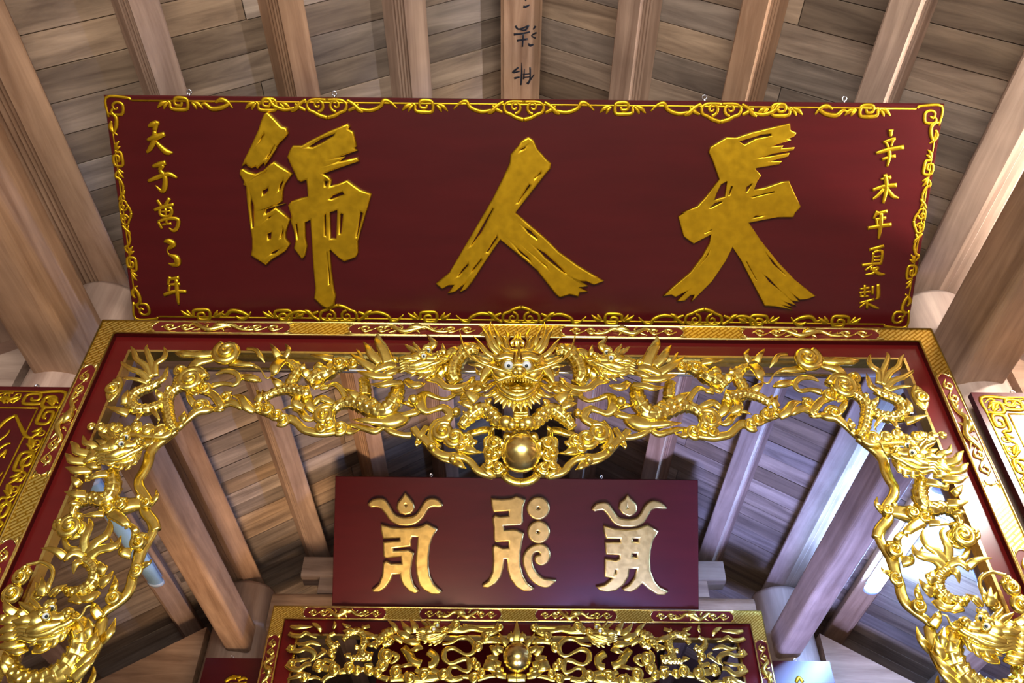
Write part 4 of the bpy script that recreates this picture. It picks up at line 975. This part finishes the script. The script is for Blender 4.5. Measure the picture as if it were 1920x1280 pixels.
flames('cloud_flame', [R4((560,640,40),(660,660,34),(720,682,18),(812,690,3)), R4((640,600,34),(700,560,26),(735,545,4)), R4((480,800,38),(545,850,24),(605,885,3)), R4((30,560,26),(10,600,14),(20,630,3)), R4((900,420,30),(930,390,16),(940,360,3)), R4((1000,900,30),(1060,880,26),(1130,905,4))], 0.03)
C.ball('cloud_bead', *R4((185, 620))[0], 6.2, 0.035); C.ball('cloud_bead', *R4((440, 770))[0], 6.5, 0.035)
C.xc = 0.022

# side dragon (upper of the two on each post)
T = C.group('side_dragon')
bodies('body', [R5((640,660,48),(650,740,58),(655,820,62),(620,910,62),(540,945,60),(440,930,56),(330,965,48),(270,1030,38),(245,1110,24))], 0.035, T)
hx, hy = R5((700, 450))[0]
head(hx, hy, 0.92, 14, 0.06, T)
flames('mane', [R5((430,490,34),(300,460,30),(268,400,22),(222,358,3)), R5((380,560,34),(250,552,28),(210,510,20),(172,478,3)), R5((440,640,34),(290,652,30),(230,630,18),(172,615,3)), R5((480,450,30),(440,390,24),(370,370,20),(350,298,3)), R5((600,680,30),(500,692,28),(430,720,16),(365,730,3)), R5((620,400,26),(545,370,20),(480,342,4)), R5((560,500,40),(470,500,36),(380,550,22),(330,560,3)), R5((540,440,34),(440,480,30),(370,530,6)), R5((520,600,34),(440,600,30),(350,590,5)), R5((630,430,30),(610,380,20),(620,340,3))], 0.06, T)
flames('fin', [R5((380,890,36),(270,885,30),(165,858,3)), R5((310,965,28),(240,972,18),(200,970,3)), R5((320,800,28),(280,760,26),(230,700,3)), R5((560,1085,30),(440,1090,18),(340,1100,3)), R5((400,760,18),(385,700,14),(360,680,3)), R5((640,1080,40),(720,1130,34),(785,1190,26),(770,1235,6)), R5((820,1190,14),(870,1240,22),(900,1280,14)), R5((560,880,20),(520,900,10),(580,860,3))], 0.05, T)
vines('cloud_stem', [R5((540,1010,50),(640,1035,64),(760,1015,66),(860,990,58),(950,985,48),(1020,960,36)), R5((520,960,26),(640,980,30),(760,960,34),(880,975,30)), R5((700,1060,30),(800,1030,28),(880,1040,14)), R5((940,400,44),(1030,370,48),(1090,350,36)),
    R5((1270,250,40),(1180,320,40),(1080,400,40),(1020,480,42),(1000,570,42),(960,660,40),(910,745,38),(920,830,40),(970,900,38),(1000,970,40),(965,1040,40),(1000,1100,44),(1060,1170,40),(1085,1250,36))], 0.015)
flames('cloud_flame', [R5((1030,980,24),(1085,910,18),(1080,835,3)), R5((930,930,26),(900,900,14),(920,880,3))], 0.02)
C.swirl('cloud_scroll', *R5((985, 975))[0], 10, 1.4, 2.0, 0.03); C.swirl('cloud_scroll', *R5((730, 990))[0], 11, 1.4, 1.0, 0.04); C.swirl('cloud_scroll', *R5((610, 1030))[0], 11, 1.4, 3.0, 0.035)

# claw of the lower dragon and the vine along the opening
T = C.group('coiled_dragon')
C.swirl('cloud_scroll', *R6((430, 280))[0], 22, 1.8, 1.0, 0.025); C.swirl('cloud_scroll', *R6((320, 250))[0], 12, 1.4, 3.0, 0.02); C.swirl('cloud_scroll', *R6((520, 290))[0], 12, 1.4, 5.0, 0.02)
vines('cloud_stem', [R6((240,220,20),(330,240,40),(430,380,30),(540,360,24)), R6((370,340,26),(360,430,24),(400,510,28),(480,530,34)), R6((430,130,20),(440,190,24),(450,240,24))], 0.015)
flames('claw', [R6((590,560,34),(570,430,32),(610,330,28),(640,250,22),(620,178,3)), R6((620,580,40),(700,450,36),(800,380,32),(850,290,24),(840,188,3)), R6((620,620,40),(730,530,36),(860,500,34),(930,460,26),(972,372,3)), R6((880,500,22),(870,450,14),(856,398,3)), R6((360,610,32),(290,550,28),(210,520,20),(98,508,3)), R6((570,600,28),(460,560,26),(370,620,22),(350,660,6)), R6((560,560,24),(450,525,22),(390,560,10)), R6((560,640,30),(480,680,28),(450,790,4))], 0.045, T)
bodies('body', [R6((560,640,46),(640,680,54),(700,760,62),(690,860,64),(620,940,64),(520,990,58),(420,990,48),(360,950,26)),
    R7((640,640,50),(730,710,72),(780,830,84),(765,960,90),(700,1080,94),(600,1180,94),(450,1250,88),(300,1265,82),(180,1220,72),(120,1120,58),(150,1010,40))], 0.04, T)
flames('fin', [R6((740,790,40),(755,720,30),(730,648,3)), R6((760,760,34),(790,720,24),(790,680,3)), R6((750,900,44),(820,840,30),(892,750,3)), R6((700,990,38),(610,1060,32),(430,1040,10)), R6((440,1050,38),(520,1090,20),(592,1080,3)), R6((190,1035,16),(270,950,20),(384,905,3)), R6((230,1040,14),(300,960,18),(350,940,3)),
    R7((840,960,40),(900,860,30),(940,760,3)), R7((830,860,34),(850,760,24),(845,650,3)), R7((740,1140,40),(850,1030,30),(980,880,3)), R7((700,1240,36),(840,1110,28),(930,1000,3)), R7((130,1080,30),(60,1060,26),(40,980,3)), R7((70,1180,24),(30,1100,20),(30,1000,3))], 0.055, T)
hx, hy = R7((400, 715))[0]
head(hx, hy, 1.12, 12, 0.07, T)
flames('mane', [R7((150,620,34),(70,560,26),(35,475,3)), R7((200,690,34),(90,680,34),(-30,700,14)), R7((200,760,34),(90,760,34),(-30,800,14)), R7((220,830,32),(90,830,32),(-40,870,12)), R7((250,890,32),(100,920,32),(-40,930,12)), R7((270,950,22),(160,980,24),(40,960,4)), R7((260,640,30),(200,600,24),(210,580,4)), R7((330,960,30),(420,950,28),(520,880,22)), R7((70,680,30),(20,650,22),(-20,640,6))], 0.06, T)
C.tube('whisker', R6((-60,690,14),(20,675,16),(100,660,18),(190,700,20),(232,770,18),(205,880,16),(150,1010,10)), 0.06, 'round', 0.9, T)
flames('claw', [R6((100,1030,40),(115,930,30),(105,815,3)), R6((60,1010,34),(70,950,24),(40,880,3)), R6((150,1000,26),(180,900,20),(215,800,3))], 0.05, T)
for x, y, r, a in ((210,270,15,0.5), (130,430,17,2.0), (370,440,11,1.0), (250,200,9,2.0)):
    px, py = R7((x, y))[0]; C.swirl('cloud_scroll', px, py, r, 1.7, a, 0.03)
vines('vine', [R6((1230,100,42),(1300,200,44),(1325,310,42),(1260,440,42),(1190,530,56),(1160,640,50),(1140,720,48),(1100,820,46),(1080,920,46),(1020,1030,46),(900,1130,42),(800,1200,40),(730,1290,40)), R7((990,660,40),(960,770,48),(930,900,48),(880,1020,42),(800,1130,38),(740,1260,34),(700,1380,30)), R7((860,1300,26),(900,1200,20),(895,1120,4))], 0.01)
C.swirl('cloud_scroll', *R6((1170, 450))[0], 15, 1.6, 1.0, 0.03); C.swirl('cloud_scroll', *R6((900, 1050))[0], 13, 1.6, 2.0, 0.03); C.swirl('cloud_scroll', *R6((1145, 750))[0], 12, 1.2, 4.0, 0.025)
flames('vine_leaf', [R6((1120,430,34),(1130,330,28),(1055,258,3)), R6((1080,570,46),(990,545,34),(968,478,4)), R6((1210,700,28),(1280,665,16),(1300,628,3)), R6((870,990,30),(905,900,24),(900,798,3)), R6((720,1230,32),(690,1150,24),(648,1088,3)), R7((960,650,34),(905,570,26),(880,502,3)), R7((980,870,36),(1060,790,28),(1112,655,3)), R7((880,750,24),(855,690,12),(850,655,3))], 0.025)
# steel rod behind the carving
za = on_y(975, 704, 2.68).z
b = MB(); b.tube([(Vector((0.022 - 1.3, 2.66, za)), 0.010), (Vector((0.022, 2.66, za)), 0.010), (Vector((0.022 + 1.3, 2.66, za)), 0.010)], NF, K=12, sub=2)
b.build('steel_rod', M['steel'], FR1, origin=C.o, loc=(0, 0, 0))

# ------------------------------------------------------------------ rear frame
ZT2 = on_y(968, 1140, 5.58).z
def topx2(px): return on_y(px, 1150, 5.58).x
FR2 = gate_frame('carved_gate_frame', 'smaller-looking rear gilded frame with paired dragons facing a gold ball under the syllable board', 5.60, 0.058, 1.70, ZT2,
                 [(topx2(a), topx2(b)) for a, b in ((568, 724), (786, 940), (1003, 1156), (1219, 1374))],
                 [(on_y(500, 1330, 5.58).z, on_y(500, 1190, 5.58).z)], bw=0.098, gap=0.008, red=0.085, lip=0.014)
C = Carve(FR2, 5.585, on_y(969, 1200, 5.5).x)
C.fat = 1.15
Q1 = reg(490, 1130, 7.68); Q2 = reg(730, 1130, 7.68)
# corner flames
flames('corner_flame', [Q1((420,330,14),(480,350,26),(600,345,22),(740,340,6)), Q1((400,440,24),(470,470,26),(570,470,22),(640,430,22),(720,470,18),(800,500,8)), Q1((500,580,10),(600,600,22),(700,570,24),(780,580,22),(860,610,8)), Q1((370,650,24),(440,680,28),(540,690,24),(640,660,26),(740,700,28),(760,770,26),(700,845,5)), Q1((360,890,28),(440,940,34),(540,960,28),(640,890,28),(720,880,20)), Q1((420,820,10),(500,830,18),(600,820,18),(700,790,8)), Q1((730,290,6),(790,320,22),(840,370,22),(850,420,10)), Q1((1050,260,4),(1060,320,18),(1030,370,14)), Q1((1160,290,4),(1220,330,20),(1280,350,22)), Q1((700,1050,26),(600,1030,28),(500,1060,26),(370,1100,10)), Q1((860,650,10),(910,700,22),(840,750,22),(740,830,5))], 0.03)
T = C.group('paired_dragon')
bodies('body', [Q1((1060,440,26),(980,480,30),(970,560,40),(1040,620,44),(1120,580,38)), Q1((1180,540,32),(1260,450,44),(1380,410,50),(1480,470,54),(1490,580,54),(1440,680,54),(1480,760,60),(1600,780,60)), Q1((1290,800,36),(1400,790,44),(1500,800,44)), Q1((1620,640,40),(1700,540,54),(1800,440,60),(1900,420,56)), Q2((60,480,50),(0,560,50),(-100,600,44))], 0.035, T)
flames('fin', [Q1((1300,370,30),(1240,400,24),(1170,400,4)), Q1((1480,440,30),(1600,480,28),(1690,510,4)), Q1((1380,660,30),(1370,620,20),(1360,600,4)), Q1((1280,760,30),(1220,750,20),(1190,740,4)), Q1((1560,330,22),(1470,350,18),(1460,310,3)), Q1((1640,590,30),(1570,600,24),(1590,560,4)), Q1((1600,900,26),(1500,890,14),(1490,900,3)), Q2((330,880,22),(220,900,20),(120,925,3))], 0.05, T)
hx, hy = Q2((600, 430))[0]
head(hx, hy, 0.58, 6, 0.09, T)
flames('mane', [Q2((380,430,44),(360,330,34),(290,215,3)), Q2((320,430,40),(240,360,32),(165,250,3)), Q2((300,480,40),(180,440,34),(70,380,3)), Q2((440,560,36),(300,560,32),(150,530,3)), Q2((460,620,34),(380,660,28),(290,680,3)), Q2((120,420,30),(60,320,24),(-30,240,3)), Q2((200,560,30),(90,500,26),(0,470,3))], 0.08, T)
# ribbons between dragon and ball
vines('cloud_ribbon', [Q2((760,590,20),(900,570,22),(1000,510,26),(1100,500,28),(1190,560,30),(1230,640,34),(1190,730,28),(1090,740,20),(980,680,24),(900,650,28),(800,690,34),(790,790,34),(850,860,24),(940,860,24),(1030,820,30),(1120,810,30),(1160,880,40),(1140,980,28),(1050,970,22),(970,920,24),(880,930,30),(850,1020,36),(920,1090,30),(1040,1060,26)), Q2((850,380,50),(950,370,64),(1060,390,44),(1180,370,34),(1300,390,30),(1400,410,36),(1480,400,40)), Q2((1060,330,24),(1200,340,22),(1400,345,20),(1520,340,24)), Q2((1600,360,30),(1500,420,40),(1380,450,44),(1340,500,26)), Q2((1330,560,36),(1450,540,40),(1560,560,36),(1640,560,20)), Q2((560,700,50),(660,780,50),(640,880,50),(560,900,46)), Q2((200,640,46),(280,740,56),(340,840,56),(460,880,50)), Q2((40,720,30),(120,780,34),(40,860,20),(-40,820,14))], 0.02)
flames('ball_flame', [Q2((1560,760,40),(1500,660,34),(1440,620,4)), Q2((1560,820,40),(1460,790,36),(1400,760,4)), Q2((1600,900,40),(1480,850,30),(1390,860,4)), Q2((1640,680,36),(1560,640,30),(1560,560,4)), Q2((1700,600,36),(1640,540,28),(1580,430,4)), Q2((1760,560,34),(1760,480,26),(1750,410,4)), Q2((1640,980,40),(1560,960,34),(1470,920,4)), Q2((1680,1050,36),(1560,1030,34),(1450,980,4)), Q2((1380,880,60),(1460,900,60),(1560,940,40)), Q2((1840,560,40),(1840,420,34),(1835,260,4)), Q2((1790,560,30),(1740,460,24),(1700,520,6))], 0.03)
for x, y, r, a in ((1280,630,10,0.5), (1260,900,9,2.0), (1210,830,7,3.0), (1400,480,8,1.0), (1590,350,8,2.0), (1500,930,9,0.0), (960,330,10,1.0), (780,1020,11,3.0), (500,1040,12,0.4), (300,1080,12,2.0), (100,1000,12,1.0), (1220,1090,10,1.0), (1330,1010,8,1.0)):
    px, py = Q2((x, y))[0]; C.swirl('cloud_scroll', px, py, r, 1.5, a, 0.03)
for x, y, r, a in ((830,920,11,0.5), (1060,960,12,2.0), (1270,940,11,1.0), (1380,970,9,3.0), (1010,720,8,0.0), (1560,980,10,1.0), (440,660,8,2.0), (440,890,9,2.0), (620,1070,10,2.0), (1750,900,12,0.5), (1800,760,14,2.0), (1680,1000,10,2.0)):
    px, py = Q1((x, y))[0]; C.swirl('cloud_scroll', px, py, r, 1.5, a, 0.03)
vines('cloud_stem', [Q1((740,940,30),(860,930,44),(1000,960,44),(1140,990,40),(1280,960,44),(1400,970,34),(1500,960,26),(1600,1000,34),(1700,1060,34),(1830,1100,40)), Q1((870,1140,36),(960,1060,36),(1080,1020,30)), Q1((1000,700,20),(1040,780,26),(1010,840,20)), Q1((900,820,30),(980,840,30),(1060,880,30)), Q2((0,1100,40),(200,1080,50),(400,1100,56),(620,1080,56),(760,1060,44),(900,1110,34),(1060,1080,30)), Q2((600,970,40),(700,1010,44),(800,1040,30)), Q2((1040,1060,26),(1160,1070,28),(1280,1100,28),(1420,1060,28),(1540,1050,20)), Q2((380,960,36),(460,1000,34),(540,960,20)), Q2((1700,1080,50),(1840,1080,60)), Q1((640,1100,26),(760,1070,24),(850,1100,16))], 0.02)
pb = C.pt(970, 1232, 0.06); PR = C.rad(pb, 27) / C.fat
MB().ball(pb, PR, PR, PR, nu=40, nv=26).build('gold_ball', M['gold_smooth'], FR2, origin=C.o, loc=(0, 0, 0))

# ------------------------------------------------------------------ tube lamps
def tube_lamp(x, z, y0, y1, mat, label):
    root = empty('tube_lamp', (x, (y0 + y1) / 2, z)); tag(root, label, 'lamp', 'tube lamps under the purlins')
    h = (y1 - y0) / 2
    MB().prism([(-0.022, 0.035), (0.022, 0.035), (0.016, 0.0), (-0.016, 0.0)], lambda p, t: (p[0], t, p[1]), -h, h).build('housing', M['lamp_housing'], root, smooth=False)
    b = MB(); b.tube([(Vector((0, -h + 0.03, -0.018)), 0.052), (Vector((0, 0, -0.018)), 0.052), (Vector((0, h - 0.03, -0.018)), 0.052)], Vector((0, 0, 1)), K=20, sub=2, flat=0.55)
    b.build('diffuser', M[mat], root)
    for s in (-1, 1):
        b = MB(); b.tube([(Vector((0, s * (h - 0.03), -0.018)), 0.056), (Vector((0, s * h, -0.018)), 0.054)], Vector((0, 0, 1)), K=20, sub=2, flat=0.6)
        b.build('end_cap', M['lamp_housing'], root)
LZ = roof_z(XC + 2.42) - 0.045
tube_lamp(XC - 2.40, LZ, 4.02, 5.28, 'lamp_off', 'unlit tube lamp with pale blue cover under the aisle purlin')
tube_lamp(XC + 2.40, LZ, 4.02, 5.28, 'lamp_on', 'brightly lit white tube lamp under the aisle purlin behind the front frame')
tube_lamp(XC + 2.55, LZ - 0.09, 0.95, 2.25, 'lamp_near', 'lit tube lamp in the near bay in front of the glaring side board')
